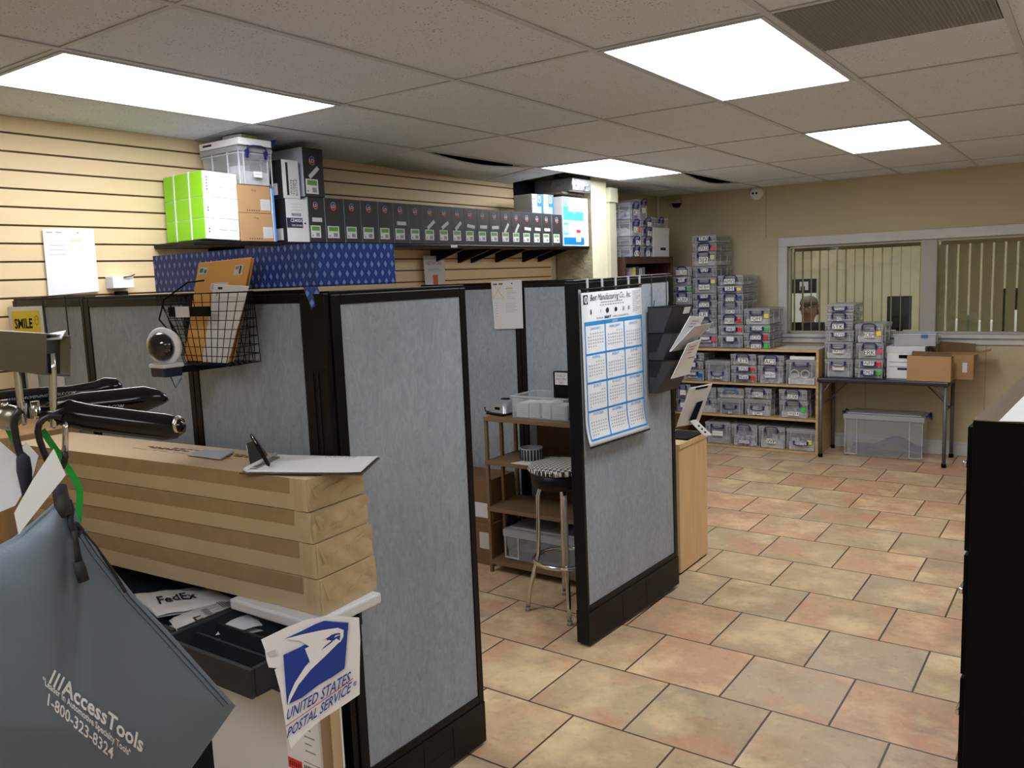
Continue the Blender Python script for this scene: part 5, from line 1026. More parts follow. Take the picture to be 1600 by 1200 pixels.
a = U(781, 885, y=3.75)
bigtub('clear tub of cables on the bottom shelf of the brown rack', ((a.x-2.13)/2+0.0, 3.742, rz(0.075)), 0, -2.20-a.x, 0.27, 0.20, mat('cable_mix', rgb(78, 84, 96), 0.8, var=0.6, vscale=16), 0.12, BLACKM)
# leaning cartons left of the rack
t = thing('cardboard_carton', 'brown carton on the floor left of the brown rack, lower one', 'carton', (-3.07, 3.80, 0)); 
MB().box(-0.19, 0, 0, 0.20, 0.28, 0.26).build('body', KRAFTD, t, bevel=0.003); MB().box(0.10, -0.001, 0.10, 0.17, 0.0, 0.20).build('label', SLIP, t)
t = thing('cardboard_carton', 'brown carton with a white label standing on the lower carton beside the rack', 'carton', (-3.07, 3.80, 0.2605)); 
MB().box(-0.19, 0.0, 0, 0.19, 0.26, 0.26).build('body', KRAFTD, t, bevel=0.003); MB().box(0.02, -0.001, 0.03, 0.17, 0.0, 0.12).build('label', PAPERW, t)
MB().slab([(0.19, 0.0, 0.262), (0.19, 0.24, 0.262), (0.205, 0.24, 0.12), (0.205, 0.0, 0.02)], (1, 0, 0), 0.003).build('flap', KRAFTD, t)
# ------------------------------------------------------------------ stool
def hound():
    m = mat('houndstooth_vinyl', (0.8, 0.8, 0.8), 0.35); nt = m.node_tree; N = nt.nodes; L = nt.links; tc = N.new('ShaderNodeTexCoord'); sp = N.new('ShaderNodeSeparateXYZ'); L.new(tc.outputs['Object'], sp.inputs[0])
    def M_(op, a, bb=None):
        n = N.new('ShaderNodeMath'); n.operation = op
        for i, q_ in enumerate((a, bb)):
            if q_ is None: continue
            if isinstance(q_, (int, float)): n.inputs[i].default_value = q_
            else: L.new(q_, n.inputs[i])
        return n.outputs[0]
    S = 1/0.024; x = M_('FRACT', M_('MULTIPLY', M_('ADD', sp.outputs[0], 2.0), S)); y = M_('FRACT', M_('MULTIPLY', M_('ADD', sp.outputs[1], 2.0), S))
    xl = M_('LESS_THAN', x, 0.5); yl = M_('LESS_THAN', y, 0.5)
    tw = M_('LESS_THAN', M_('FRACT', M_('MULTIPLY', M_('ADD', x, y), 2.0)), 0.5)
    both = M_('MULTIPLY', xl, yl); xor = M_('ABSOLUTE', M_('SUBTRACT', xl, yl)); r = M_('ADD', both, M_('MULTIPLY', xor, tw))
    mx = N.new('ShaderNodeMix'); mx.data_type = 'RGBA'; L.new(r, mx.inputs['Factor']); mx.inputs['A'].default_value = (*rgb(225, 222, 215), 1); mx.inputs['B'].default_value = (*rgb(22, 22, 24), 1); L.new(mx.outputs['Result'], N['Principled BSDF'].inputs['Base Color']); return m
t = thing('bar_stool', 'chrome stool with a black and white houndstooth seat', 'stool', (-2.165, 3.47, 0))
MB().lathe([(0.168, 0.732), (0.176, 0.742), (0.170, 0.758), (0.13, 0.768), (0.0, 0.772)], seg=40).build('seat', hound(), t)
MB().lathe([(0.0, 0.655), (0.150, 0.657), (0.158, 0.668), (0.166, 0.733), (0.0, 0.735)], seg=40).build('seat_band', BLACK, t)
for k in range(4):
    a = R(35+90*k); c_, s_ = math.cos(a), math.sin(a)
    pts = [(0.02*c_, 0.02*s_, 0.648), (0.085*c_, 0.085*s_, 0.648), (0.118*c_, 0.118*s_, 0.635), (0.128*c_, 0.128*s_, 0.60), (0.135*c_, 0.135*s_, 0.30), (0.19*c_, 0.19*s_, 0.10), (0.20*c_, 0.20*s_, 0.012)]
    l = MB().tube(pts, 0.0115, seg=12).build('leg', CHROME, t); MB().lathe([(0.014, 0), (0.014, 0.02)], seg=12, T=Matrix.Translation((0.20*c_, 0.20*s_, 0))).build('foot_cap', mat('foot_grey', rgb(150, 150, 150), 0.5), l)
g = MB().tube([(0.158*math.cos(k*PI/16), 0.158*math.sin(k*PI/16), 0.27) for k in range(32)], 0.0115, closed=True, seg=12); g.build('foot_ring', CHROME, t)
# ------------------------------------------------------------------ black cabinet at the right edge
zc_ = 1.32; a = U(1520, 657, z=zc_)
t = thing('filing_cabinet', 'tall black filing cabinet at the right edge, white papers on top', 'cabinet', (a.x, a.y, 0), R(-3.0))
MB().box(0, 0, 0.02, 0.46, 0.90, zc_).build('body', BLACKM, t, bevel=0.004)
for k in range(4):
    z0 = 0.04+k*0.318; dr = MB().box(-0.012, 0.012, z0, 0.0, 0.888, z0+0.308).build('drawer', BLACKM, t, bevel=0.002)
    MB().box(-0.026, 0.10, z0+0.205, -0.012, 0.20, z0+0.222).box(-0.026, 0.7, z0+0.205, -0.012, 0.8, z0+0.222).build('handle', CHROME, dr, bevel=0.004) if False else MB().box(-0.022, 0.015, z0+0.205, -0.012, 0.16, z0+0.222).build('handle', CHROME, dr, bevel=0.003)
MB().box(0.0, 0.0, 0.0, 0.45, 0.88, 0.02).build('plinth', BLACKM, t)
MB().box(0.0, 0.0, zc_, 0.46, 0.90, zc_+0.002).build('top_panel', mat('cabinet_top', rgb(112, 98, 78), 0.4), t)
t2 = thing('paper_sheet', 'large white sheet on top of the black filing cabinet at the right edge', 'paper', (a.x, a.y, zc_+0.0025), R(-3.0))
MB().grid(lambda u, v: (0.055+0.40*u+0.0*v, 0.0+0.85*v-0.012*(v < 0.01), 0.002+0.003*math.sin(u*6)*(1-v)-0.012*(v < 0.01)*0), 12, 12).build('sheet', WHITE, t2)
# ------------------------------------------------------------------ yellow sign, wires and cards on the left panel
YSIGN = mat('sign_yellow', rgb(232, 214, 30), 0.5)
def pr_smile(g, f):
    fq(g, f, 0.10, 0.10, 0.92, 1.0, 1, 0.0006); ftext(g, f, 'SMILE', 0.17, 0.28, 0.70, 0.50, 0, 0.0012, 0, 0.03); ftext(g, f, "YOU'RE", 0.22, 0.66, 0.66, 0.86, 0, 0.0012, 0, 0.03)
    for a in range(16):
        a0, a1 = a*PI/8, (a+1)*PI/8
        g.add([f(0.82+0.06*math.cos(a0), 0.33+0.11*math.sin(a0), 0.0012), f(0.82+0.06*math.cos(a1), 0.33+0.11*math.sin(a1), 0.0012), f(0.82+0.053*math.cos(a1), 0.33+0.098*math.sin(a1), 0.0012), f(0.82+0.053*math.cos(a0), 0.33+0.098*math.sin(a0), 0.0012)], [(0, 1, 2, 3)], 0)
    fq(g, f, 0.79, 0.29, 0.80, 0.34, 0, 0.0012); fq(g, f, 0.84, 0.29, 0.85, 0.34, 0, 0.0012)
pxsheet('smile_sign', 'white framed yellow sign reading SMILE on the far left panel', 'sign', [(12, 480), (65, 478), (72, 545), (19, 547)], lambda a, b: U(a, b, y=1.654), [WHITE, BLACKM, YSIGN], pr_smile)
for i, (p0, p1) in enumerate([((66, 463), (75, 530)), ((101, 463), (110, 545))]):
    a, b = U(*p0, y=1.65), U(*p1, y=1.64); a.z = 1.694
    solo(MB().tube([a+Vector((0, 0.06, 0.0)), a+Vector((0, 0.0, 0.001)), b, b+Vector((0, -0.02, -0.005))], 0.0024, 0, 6), 'wire_hook', BLACKM, f'black wire hooked over the far left panel, {"left" if i == 0 else "right"} one', 'hook', 'black wires over the left panel')
for i, (a, b) in enumerate([((4, 578), (15, 612)), ((42, 580), (60, 612)), ((88, 588), (101, 614))]):
    c0, c1 = U(a[0], a[1], y=1.655), U(b[0], b[1], y=1.655)
    solo(MB().box(c0.x, 1.655, c1.z-0.12, c1.x, 1.6605, c0.z), 'price_card', PAPERW, f'white card on the panel behind the steel header, {["leftmost", "middle", "rightmost"][i]} one', 'card', 'white cards behind the steel header')
# ------------------------------------------------------------------ wire basket with envelopes, dome camera on its pole
BXB, BXF = 1.654, 1.525
q = dict(tl=U(250, 472, y=BXF), tr=U(387, 455, y=BXF), br=U(361, 572, y=BXF), bl=U(289, 571, y=BXF), btl=U(243, 467, y=BXB), btr=U(396, 464, y=BXB), bbr=U(407, 560, y=BXB), bbl=U(300, 562, y=BXB))
ztb, zbb = 1.688, q['br'].z
for k_ in ('tl', 'tr', 'btl', 'btr'): q[k_].z = ztb
for k_ in ('bl', 'br', 'bbl', 'bbr'): q[k_].z = zbb
o_ = (q['bl']+q['bbr'])/2
t = thing('wire_basket', 'black wire grid basket hooked on the panel, holding envelopes', 'basket', tuple(o_)); Lc = {k: v-o_ for k, v in q.items()}
def wface(nm, a, b, c, d, nu, nv):   # a-b top, d-c bottom
    g = MB()
    for i in range(nu+1): u = i/nu; g.tube([a.lerp(b, u), d.lerp(c, u)], 0.0013, 0, 5)
    for j in range(nv+1): v = j/nv; g.tube([a.lerp(d, v), b.lerp(c, v)], 0.0013 if j else 0.0022, 0, 5)
    g.build(nm, BLACKM, t)
wface('front_grid', Lc['tl'], Lc['tr'], Lc['br'], Lc['bl'], 10, 8); wface('right_grid', Lc['tr'], Lc['btr'], Lc['bbr'], Lc['br'], 5, 8); wface('left_grid', Lc['tl'], Lc['btl'], Lc['bbl'], Lc['bl'], 5, 8)
wface('bottom_grid', Lc['bl'], Lc['br'], Lc['bbr'], Lc['bbl'], 9, 5); wface('back_grid', Lc['btl'], Lc['btr'], Lc['bbr'], Lc['bbl'], 10, 8)
a, b = U(263, 477, y=BXF-0.008)-o_, U(328, 488, y=BXF-0.008)-o_
MB().box(a.x, BXF-o_.y-0.010, b.z-0.012, b.x, BXF-o_.y-0.006, b.z+0.018).build('name_strip', BLACKM, t); MB().box(a.x+0.04, BXF-o_.y-0.012, b.z-0.014, a.x+0.11, BXF-o_.y-0.010, b.z+0.019).build('name_card', PAPERW, t)
MANILA = mat('manila_paper', rgb(226, 172, 92), 0.6)
def env(lb, quad, X0, X1, m, prints, lean=0.0, th=0.004, name='envelope'):
    P_ = [U(quad[0][0], quad[0][1], y=X1), U(quad[1][0], quad[1][1], y=X1), U(quad[2][0], quad[2][1], y=X0), U(quad[3][0], quad[3][1], y=X0)]
    zb_ = zbb+0.004; 
    for k in (2, 3): P_[k].z = zb_
    oo = (P_[2]+P_[3])/2; r_ = thing(name, lb, 'envelope', tuple(oo)); L2 = [p_-oo for p_ in P_]; n = (L2[1]-L2[0]).cross(L2[3]-L2[0]).normalized(); n = n if n.y < 0 else -n
    MB().slab(L2, -n, th).build('sleeve', m, r_, bevel=0.001)
    f = lambda u, v, l=0.0008: (L2[0]*(1-u)+L2[1]*u)*(1-v)+(L2[3]*(1-u)+L2[2]*u)*v+n*l
    if prints: g = MB(); prints(g, f); g.build('label', [PAPERW, INK, GREYINK, mat('stamp_green', rgb(60, 130, 110), 0.6)], r_)
def pr_m(g, f):
    fq(g, f, 0.04, 0.05, 0.22, 0.12, 0); fq(g, f, 0.06, 0.06, 0.13, 0.10, 3, 0.0014); fq(g, f, 0.15, 0.075, 0.20, 0.11, 3, 0.0014)
    fq(g, f, 0.74, 0.06, 0.90, 0.155, 0); fq(g, f, 0.84, 0.07, 0.87, 0.145, 1, 0.0014); fq(g, f, 0.76, 0.07, 0.82, 0.10, 2, 0.0014)
    fq(g, f, 0.33, 0.215, 0.67, 0.29, 0); [fq(g, f, 0.36, 0.23+k*0.018, 0.50, 0.235+k*0.018, 2, 0.0014) for k in range(3)]
env('back manila envelope standing in the wire basket, tallest', [(318, 412), (396.5, 403), (364, 570), (292, 570)], 1.590, 1.605, MANILA, None)
env('front manila envelope with stamps and an address label in the wire basket', [(310, 411), (392, 402), (358, 571), (288, 571)], 1.575, 1.590, MANILA, pr_m)
def pr_wh(g, f): fq(g, f, 0.15, 0.03, 0.28, 0.06, 1); fq(g, f, 0.12, 0.09, 0.16, 0.15, 2)
env('white envelope in front of the manila ones in the wire basket', [(334, 444), (388, 447), (355, 571), (316, 571)], 1.555, 1.568, WHITE, pr_wh)
# dome camera
a = U(256, 541, y=1.455)
t = thing('dome_camera', 'white dome security camera with a black lens cover, left of the wire basket', 'security camera', tuple(a), R(25))
DT = Matrix.Rotation(R(80), 4, 'Y')
rr = 0.0205; MB().lathe([(rr, 0.0), (rr*1.02, 0.012), (rr*0.9, 0.022), (rr*0.5, 0.027), (0, 0.028)][::-1], seg=28).build('x', WHITE, t) if False else None
e = ray(258, 540); ex = Vector((e.x, e.y, 0)).normalized(); q_ = (-Vector((0.75, 0.25, -0.10))); axis = Vector((0.36, -0.90, -0.08)).normalized()
t.rotation_euler = (0, 0, 0); QM = axis.to_track_quat('Z', 'Y').to_matrix().to_4x4()
s_ = 0.052
MB().lathe([(0, -0.026), (s_*0.6, -0.026), (s_*0.98, -0.018), (s_*1.12, 0.0), (s_*1.06, 0.006), (s_*0.84, 0.010)], seg=32, T=QM).build('white_shell', WHITE, t)
MB().lathe([(s_*0.86, 0.008), (s_*0.84, 0.018), (s_*0.66, 0.033), (s_*0.35, 0.041), (0, 0.043)], seg=32, T=QM).build('black_dome', mat('dome_gloss', rgb(18, 19, 21), 0.08, coat=1.0), t)
MB().box(-0.035, -0.03, -0.092, 0.04, 0.03, -0.062).build('base_clamp', mat('clamp_navy', rgb(24, 30, 56), 0.4), t, bevel=0.004); MB().box(-0.037, -0.034, -0.064, 0.045, 0.034, -0.052).build('clamp_plate', PAPERW, t, bevel=0.003)
MB().box(0.0, 0.0, -0.085, 0.022, 0.20, -0.065).build('bracket_arm', BLACK, t)
MB().tube([(-0.01, 0.04, 0.03), (-0.06, 0.03, 0.08), (-0.04, 0.04, 0.14), (0.03, 0.08, 0.19), (0.05, 0.20, 0.20)], 0.0026).build('cable', BLACKM, t)
MB().tube([(0.0, 0.01, -0.085), (0.01, 0.02, -0.13), (0.03, 0.03, -0.10)], 0.002).build('blue_wire', BLUE, t)
# ------------------------------------------------------------------ utility cart, long cartons, clipboard
CARTM = mat('cart_plastic', rgb(40, 43, 48), 0.5, spec=0.3, bump=0.05, bscale=200)
CX0, CX1, CY0, CY1, CZ = -3.05, -1.70, 1.20, 1.61, 0.797
t = thing('utility_cart', 'dark grey plastic utility cart with open bins under the stacked cartons', 'cart', (CX0, CY0, 0)); W_, D_ = CX1-CX0, CY1-CY0
g = MB(); th = 0.012; zf = CZ-0.075
g.box(0, 0, zf, W_, D_, zf+0.006); MBx = (0, W_*0.70, W_*0.735, W_-0.012)
g.box(0, D_-th, zf, W_, D_, CZ); g.box(0, 0, zf, th, D_, CZ); g.box(0, 0, zf, W_*0.78, th, CZ); g.box(W_*0.78, th, zf, W_*0.78+th, D_-th, CZ)
g.build('top_shelf', CARTM, t, bevel=0.004)
# rounded front bin at the right with dividers
g = MB(); bx0, bx1 = W_*0.79, W_+0.085; pr = [(0.0, 0.0), (0.0, -0.045), (0.03, -0.075), (0.07, -0.08)]
g.box(bx0, -0.045, zf, bx1, -0.03, CZ); g.box(bx0, -0.03, zf, bx0+0.012, 0.30, CZ); g.box(bx1-0.012, -0.03, zf, bx1, 0.30, CZ); g.box(bx0, -0.03, zf, bx1, 0.30, zf+0.008)
g.build('front_bin', CARTM, t, bevel=0.012, seg=3)
for k in (0.05, 0.12, 0.22): MB().box(bx0+0.012, k, zf+0.008, bx1-0.012, k+0.008, CZ-0.02).build('divider', CARTM, t, bevel=0.002)
for sx, sy in ((0.02, 0.15), (W_-0.20, 0.20), (0.02, D_-0.06), (W_-0.20, D_-0.06)):
    l = MB().box(sx, sy, 0.10, sx+0.04, sy+0.04, zf).build('leg', CARTM, t, bevel=0.004); MB().lathe([(0.04, -0.014), (0.04, 0.014)], seg=18, T=Matrix.Translation((sx+0.02, sy+0.02, 0.04)) @ Matrix.Rotation(R(90), 4, 'X')).box(sx+0.005, sy+0.004, 0.04, sx+0.035, sy+0.036, 0.10).build('caster', BLACKM, l)
MB().box(0, 0, 0.12, W_, D_, 0.15).box(0, 0, 0.15, W_, 0.01, 0.19).build('lower_shelf', CARTM, t, bevel=0.004)
# poly mailers in the bin
def mailer(lb, quad, z, m, prints, th=0.02, mats=None):
    P_ = [U(a_, b_, z=z) for a_, b_ in quad]; oo = sum(P_, Vector())/4; oo.z = zf+0.0065 if False else z-th; r_ = thing('poly_mailer', lb, 'mailer', tuple(oo)); L2 = [p_-Vector((oo.x, oo.y, z)) for p_ in P_]
    f = lambda u, v, l=0.0: (L2[0]*(1-u)+L2[1]*u)*(1-v)+(L2[3]*(1-u)+L2[2]*u)*v + Vector((0, 0, th*(0.35+0.65*(max(0, math.sin(PI*u)*math.sin(PI*v)))**0.35)+0.0015*math.sin(u*19+v*11)+l))
    MB().grid(lambda u, v: f(u, v), 16, 16).grid(lambda u, v: ((L2[0]*(1-u)+L2[1]*u)*(1-v)+(L2[3]*(1-u)+L2[2]*u)*v), 1, 1).build('bag', m, r_)
    g = MB(); prints(g, f); g.build('print', mats, r_)
POLY = mat('white_poly', rgb(222, 224, 228), 0.18)
def lab(g, f):
    fq(g, f, 0.15, 0.08, 0.95, 0.85, 0, 0.0015)
    for k in range(9): fq(g, f, 0.62+k*0.03, 0.15, 0.635+k*0.03, 0.45, 1, 0.0025)
    ftext(g, f, 'F', 0.20, 0.50, 0.30, 0.80, 1, 0.0025); [fq(g, f, 0.34, 0.2+k*0.09, 0.56, 0.215+k*0.09, 2, 0.0025) for k in range(7)]; fq(g, f, 0.36, 0.3, 0.44, 0.62, 2, 0.0026)
mailer('glossy white mailer with a large F shipping label in the cart bin', [(262, 955), (372, 922), (420, 960), (290, 985)], 0.775, POLY, lab, 0.045, [WHITE, INK, GREYINK])
def lab2(g, f): ftext(g, f, 'FedEx', 0.12, 0.42, 0.62, 0.70, 0, 0.003, 0.3, 0.02); fq(g, f, 0.55, 0.12, 0.85, 0.28, 1, 0.002)
mailer('grey and white FedEx envelope behind the glossy mailer in the cart bin', [(208, 922), (330, 912), (372, 934), (245, 955)], 0.776, PAPERW, lab2, 0.02, [INK, GREYINK])
# long taped cartons
C0 = Vector((-1.668, 1.412, 0)); zs_ = [1.200, 1.111, 1.025, 0.929, 0.829]; LB, WB = 1.40, 0.218
NM = ['topmost, under the clipboard', 'second from the top', 'third from the top', 'bottom one, under the clipboard side']
NM = ['long flat taped carton, topmost of the stack under the clipboard', 'long flat taped carton, second from the top of the stack', 'long flat taped carton, third from the top of the stack', 'long flat taped carton at the bottom of the stack on the cart']
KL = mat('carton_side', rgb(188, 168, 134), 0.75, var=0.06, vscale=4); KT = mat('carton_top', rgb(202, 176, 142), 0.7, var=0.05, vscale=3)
GTAPE = mat('clear_brown_tape', rgb(188, 166, 130), 0.24, var=0.10, vscale=7, bump=0.7, bscale=14)
off = [(0, 0), (0.006, 0.004), (0.012, 0.006), (0.02, 0.004)]; yw = [4.2, 4.6, 4.0, 3.6]
for i in range(4):
    z1, z0 = zs_[i], zs_[i+1]; h = z1-z0-0.003
    t = thing('long_carton', NM[i], 'carton', (C0.x+off[i][0], C0.y+off[i][1], z0+0.0005), R(yw[i]), 'long flat cartons stacked on the cart')
    rnd = random.Random(i+3)
    # body with slightly bowed faces
    g = MB(); nx = 24
    def side(u, v, yy=0): return (-LB*(1-u), yy, v*h)
    def bow(u): return 0.0022*math.sin(u*9+i*2)+0.0016*math.sin(u*23+i)
    g.grid(lambda u, v: (-LB*(1-u), -abs(bow(u))*math.sin(PI*v)*1.2, v*h), nx, 4, 0)
    g.grid(lambda u, v: (-LB*u, WB, v*h), 2, 1, 0); g.grid(lambda u, v: (0.003*math.sin(u*7+i)*math.sin(PI*v)+0.002*math.sin(v*9+u*5), WB*u, v*h), 10, 6, 0)
    g.grid(lambda u, v: (-LB, WB*(1-u), v*h), 1, 1, 0); g.grid(lambda u, v: (-LB*(1-u), WB*v, h-0.0012*abs(math.sin(u*11+i))*math.sin(PI*v)), nx, 4, 1); g.grid(lambda u, v: (-LB*u, WB*v, 0), 1, 1, 0)
    g.build('carton', [KL, KT], t)
    MB().grid(lambda u, v: (-LB*(1-u)-0.06*u, -abs(bow(u*0.95))*1.2*math.sin(PI*(0.55+0.45*v))-0.0012, h*(0.52+0.48*v)), nx, 3).build('side_tape', TAPE, t)
    # end tape wrapping round the corner
    MB().grid(lambda u, v: ((0.0035+0.0025*math.sin(u*17+v*8+i*2)*math.sin(PI*v)) if u > 0.12 else -0.045*(1-u/0.12), WB*max(0, (u-0.12)/0.88) if u > 0.12 else -0.0028, h*(0.0+v)), 26, 8).build('end_tape', GTAPE, t)
    g = MB()
    for k in range(4):
        yy = WB*rnd.uniform(0.08, 0.85); zz = h*rnd.uniform(0.2, 0.7); g.slab([(0.005, yy, zz), (0.007, yy+0.05, zz+0.012), (0.007, yy+0.048, zz+0.016), (0.005, yy+0.002, zz+0.006)], (1, 0, 0), 0.001)
    g.slab([(0.006, 0.004, h*0.9), (0.010, 0.035, h*0.35), (0.008, 0.02, h*0.4)], (1, 0, 0), 0.0012); g.build('tape_creases', GTAPE, t)
    if i == 0:
        g = MB()
        for (u0, v0, u1, v1) in ((0.52, 0.60, 0.66, 0.64), (0.50, 0.66, 0.64, 0.685), (0.67, 0.56, 0.80, 0.62), (0.69, 0.65, 0.86, 0.71), (0.58, 0.72, 0.70, 0.75), (0.48, 0.50, 0.84, 0.507), (0.72, 0.74, 0.82, 0.76)):
            for s in range(5): a0 = u0+(u1-u0)*s/5; g.box(-LB*(1-a0)-0.15, WB*v0, h+0.0003, -LB*(1-a0-(u1-u0)*0.14)-0.15, WB*v1, h+0.0007)
        g.build('top_print', mat('brown_ink', rgb(110, 88, 62), 0.7), t)
solo(MB().box(-1.98, 1.37, 0.7975, -1.628, 1.62, 0.8285), 'white_mailer', PAPERW, 'flat white padded mailer between the bottom carton and the cart', 'mailer', bevel=0.006)
solo(MB().box(-3.0, 1.33, 0.7975, -2.7, 1.52, 0.8285), 'white_mailer', PAPERW, 'flat white mailer under the far end of the bottom carton', 'mailer', bevel=0.006)
# brown box standing behind, far left
solo(MB().box(-3.70, 1.32, 0, -3.20, 1.62, 1.20), 'tall_carton', KRAFT, 'plain brown carton standing behind the cart at the far left', 'carton', bevel=0.004)
# label pouch on the top carton
P_ = [U(a_, b_, z=1.2012) for a_, b_ in ((292, 711), (318, 704), (366, 706), (345, 718))]; oo = sum(P_, Vector())/4
solo(MB().slab(P_, (0, 0, 1), 0.004), 'clear_pouch', mat('pouch', rgb(196, 202, 216), 0.2), 'small clear packing pouch lying on the top carton', 'pouch')
# clipboard, clip and pen
zc = 1.2010; P_ = [U(a_, b_, z=zc) for a_, b_ in ((374, 741), (566, 743), (594, 717), (428, 713))]; oo = sum(P_, Vector())/4; oo.z = zc
t = thing('clipboard', 'brown clipboard with a white form lying on the top carton', 'clipboard', tuple(oo)); L2 = [p_-oo for p_ in P_]
MB().slab(L2, (0, 0, 1), 0.004).build('board', mat('clipboard_brown', rgb(72, 60, 52), 0.5), t, bevel=0.001)
f = lambda u, v, l=0.0: (L2[0]*(1-u)+L2[1]*u)*(1-v)+(L2[3]*(1-u)+L2[2]*u)*v+Vector((0, 0, 0.0045+l+0.004*(max(0, u-0.9)/0.1)))
MB().grid(lambda u, v: f(0.045+0.94*u, 0.02+0.97*v, 0.0015), 14, 4).grid(lambda u, v: f(0.045+0.94*u, 0.02+0.97*v, 0.0), 2, 2).build('form_sheets', WHITE, t)
g = MB(); ftext(g, f, 'PICKUP LOG', 0.52, 0.97, 0.80, 0.88, 0, 0.003); 
for k in range(7): fq(g, f, 0.15, 0.12+k*0.1, 0.92, 0.125+k*0.1, 1, 0.003)
g.build('print', [mat('brown_print2', rgb(120, 90, 80), 0.7), mat('pale_line', rgb(196, 200, 206), 0.7)], t)
lx = (L2[1]-L2[0]).normalized(); ly = (L2[3]-L2[0]).normalized(); cm = f(0.05, 0.45, 0.0)
g = MB().slab([f(0.02, 0.15, 0.002), f(0.10, 0.15, 0.002), f(0.12, 0.8, 0.002), f(0.03, 0.8, 0.002)], (0, 0, 1), 0.004); g.slab([f(0.03, 0.2, 0.006), f(0.03, 0.75, 0.006), f(-0.03, 0.62, 0.065), f(-0.03, 0.32, 0.065)], lx, 0.0015)
g.build('spring_clip', STEEL, t, bevel=0.001)
MB().tube([f(0.035, 0.06, 0.006), f(0.035, 0.94, 0.006)], 0.006).build('clip_roll', WHITE, t)
a, b = f(-0.04, 0.50, 0.084), f(0.21, 0.16, 0.010)
t2 = thing('pen', 'black pen held in the clipboard clip', 'pen', tuple(oo+b)); A_ = a-b
MB().tube([Vector((0, 0, 0)), A_*0.06, A_*0.9, A_*0.98], [0.001, 0.0058, 0.0058, 0.004], seg=10).build('barrel', BLACK, t2); MB().tube([A_*0.65+Vector((0.004, -0.004, 0.004)), A_*0.98+Vector((0.004, -0.004, 0.004))], 0.0012).build('pocket_clip', CHROME, t2)
# ------------------------------------------------------------------ postal flyer hanging from the cart corner
dr = ray(485, 1060); hd = math.hypot(dr.x, dr.y); SP = CAM+dr*(1.93/hd); SN = Vector((-dr.x, -dr.y, 0)).normalized()
def SPx(px, py, off=0.0):
    return UP(px, py, SP+SN*(off+0.012*math.sin((px-408)/154*PI)), SN)
pts = [(408, 999.5), (446, 981), (480, 968), (520, 962), (561, 965), (563, 1000), (562, 1045), (562, 1085), (540, 1100), (500, 1126), (475, 1147), (455, 1170), (449, 1150), (438, 1080), (429, 1046), (447, 1038), (432, 1043.5), (420, 1043), (416, 1030), (414, 1016)]
oo = SPx(485, 1165)
t = thing('postal_flyer', 'torn white UNITED STATES POSTAL SERVICE flyer with a blue eagle hanging from the cart', 'sign', tuple(oo))
g = MB(); n_ = len(pts); ctr = (495, 1050)
V = [SPx(*p)-oo for p in pts]+[SPx(*ctr)-oo]; F_ = [(i, (i+1) % n_, n_) for i in range(n_)]
V2 = [v-SN*0.0008 for v in V]
g.add(V, F_).add(V2, F_); g.build('sheet', WHITE, t)
USB = mat('postal_blue', rgb(22, 58, 150), 0.5); USW = WHITE
def poly(g, P_, mi, off): g.add([SPx(a_, b_, off)-oo for a_, b_ in P_], [tuple(range(len(P_)))], mi)
def strip(g, A_, B_, mi, off):   # quads between two pixel polylines
    for i in range(len(A_)-1): g.add([SPx(*A_[i], off)-oo, SPx(*A_[i+1], off)-oo, SPx(*B_[i+1], off)-oo, SPx(*B_[i], off)-oo], [(0, 1, 2, 3)], mi)
z3 = lambda x, y: (180+x/3.3333, 860+y/3.3333)
g = MB()
strip(g, [z3(875, 545), z3(960, 505), z3(1060, 450), z3(1150, 410), z3(1215, 375)], [z3(895, 805), z3(975, 765), z3(1060, 700), z3(1130, 660), z3(1195, 615)], 0, 0.003)
strip(g, [z3(880, 462), z3(960, 425), z3(1040, 385), z3(1090, 366)], [z3(885, 462), z3(970, 438), z3(1060, 425), z3(1140, 412)], 0, 0.0031)
strip(g, [z3(1090, 366), z3(1150, 372), z3(1215, 376)], [z3(1130, 412), z3(1175, 405), z3(1212, 420)], 0, 0.0031)
strip(g, [z3(880, 462), z3(980, 436), z3(1080, 415), z3(1160, 403), z3(1190, 415)], [z3(960, 470), z3(1010, 500), z3(1080, 470), z3(1130, 440), z3(1185, 450)], 1, 0.0042)
strip(g, [z3(988, 512), z3(1040, 485), z3(1100, 462), z3(1125, 470)], [z3(1015, 582), z3(1050, 545), z3(1090, 500), z3(1125, 472)], 1, 0.0042)
strip(g, [z3(1190, 415), z3(1165, 480), z3(1100, 545), z3(1020, 620), z3(955, 700), z3(915, 775), z3(905, 800)], [z3(1150, 435), z3(1130, 478), z3(1060, 530), z3(990, 605), z3(935, 690), z3(905, 760), z3(898, 800)], 1, 0.0042)
strip(g, [z3(1190, 415), z3(1188, 450), z3(1172, 478)], [z3(1150, 430), z3(1165, 455), z3(1160, 480)], 1, 0.0043)
strip(g, [z3(1100, 468), z3(1125, 440), z3(1150, 432), z3(1170, 430)], [z3(1106, 470), z3(1135, 448), z3(1155, 440), z3(1172, 438)], 0, 0.005)
strip(g, [z3(1130, 470), z3(1145, 452), z3(1172, 440)], [z3(1138, 470), z3(1152, 458), z3(1170, 470)], 0, 0.005)
g.build('eagle_logo', [USB, USW], t)
g = MB()
def tline(s, p0, p1, hpx, shear):
    g.text(s, lambda a_, b_: SPx(p0[0]+(p1[0]-p0[0])*a_+b_*shear, p0[1]+(p1[1]-p0[1])*a_-b_*hpx, 0.004)-oo, 0, 0.0, 0.012)
tline('UNITED STATES', (447, 1126), (546, 1066), 18, 3); tline('POSTAL SERVICE', (448.5, 1154), (547, 1081), 17, 3); tline('®', (552, 1073), (557.5, 1070), 7, 0)
g.build('lettering', USB, t)
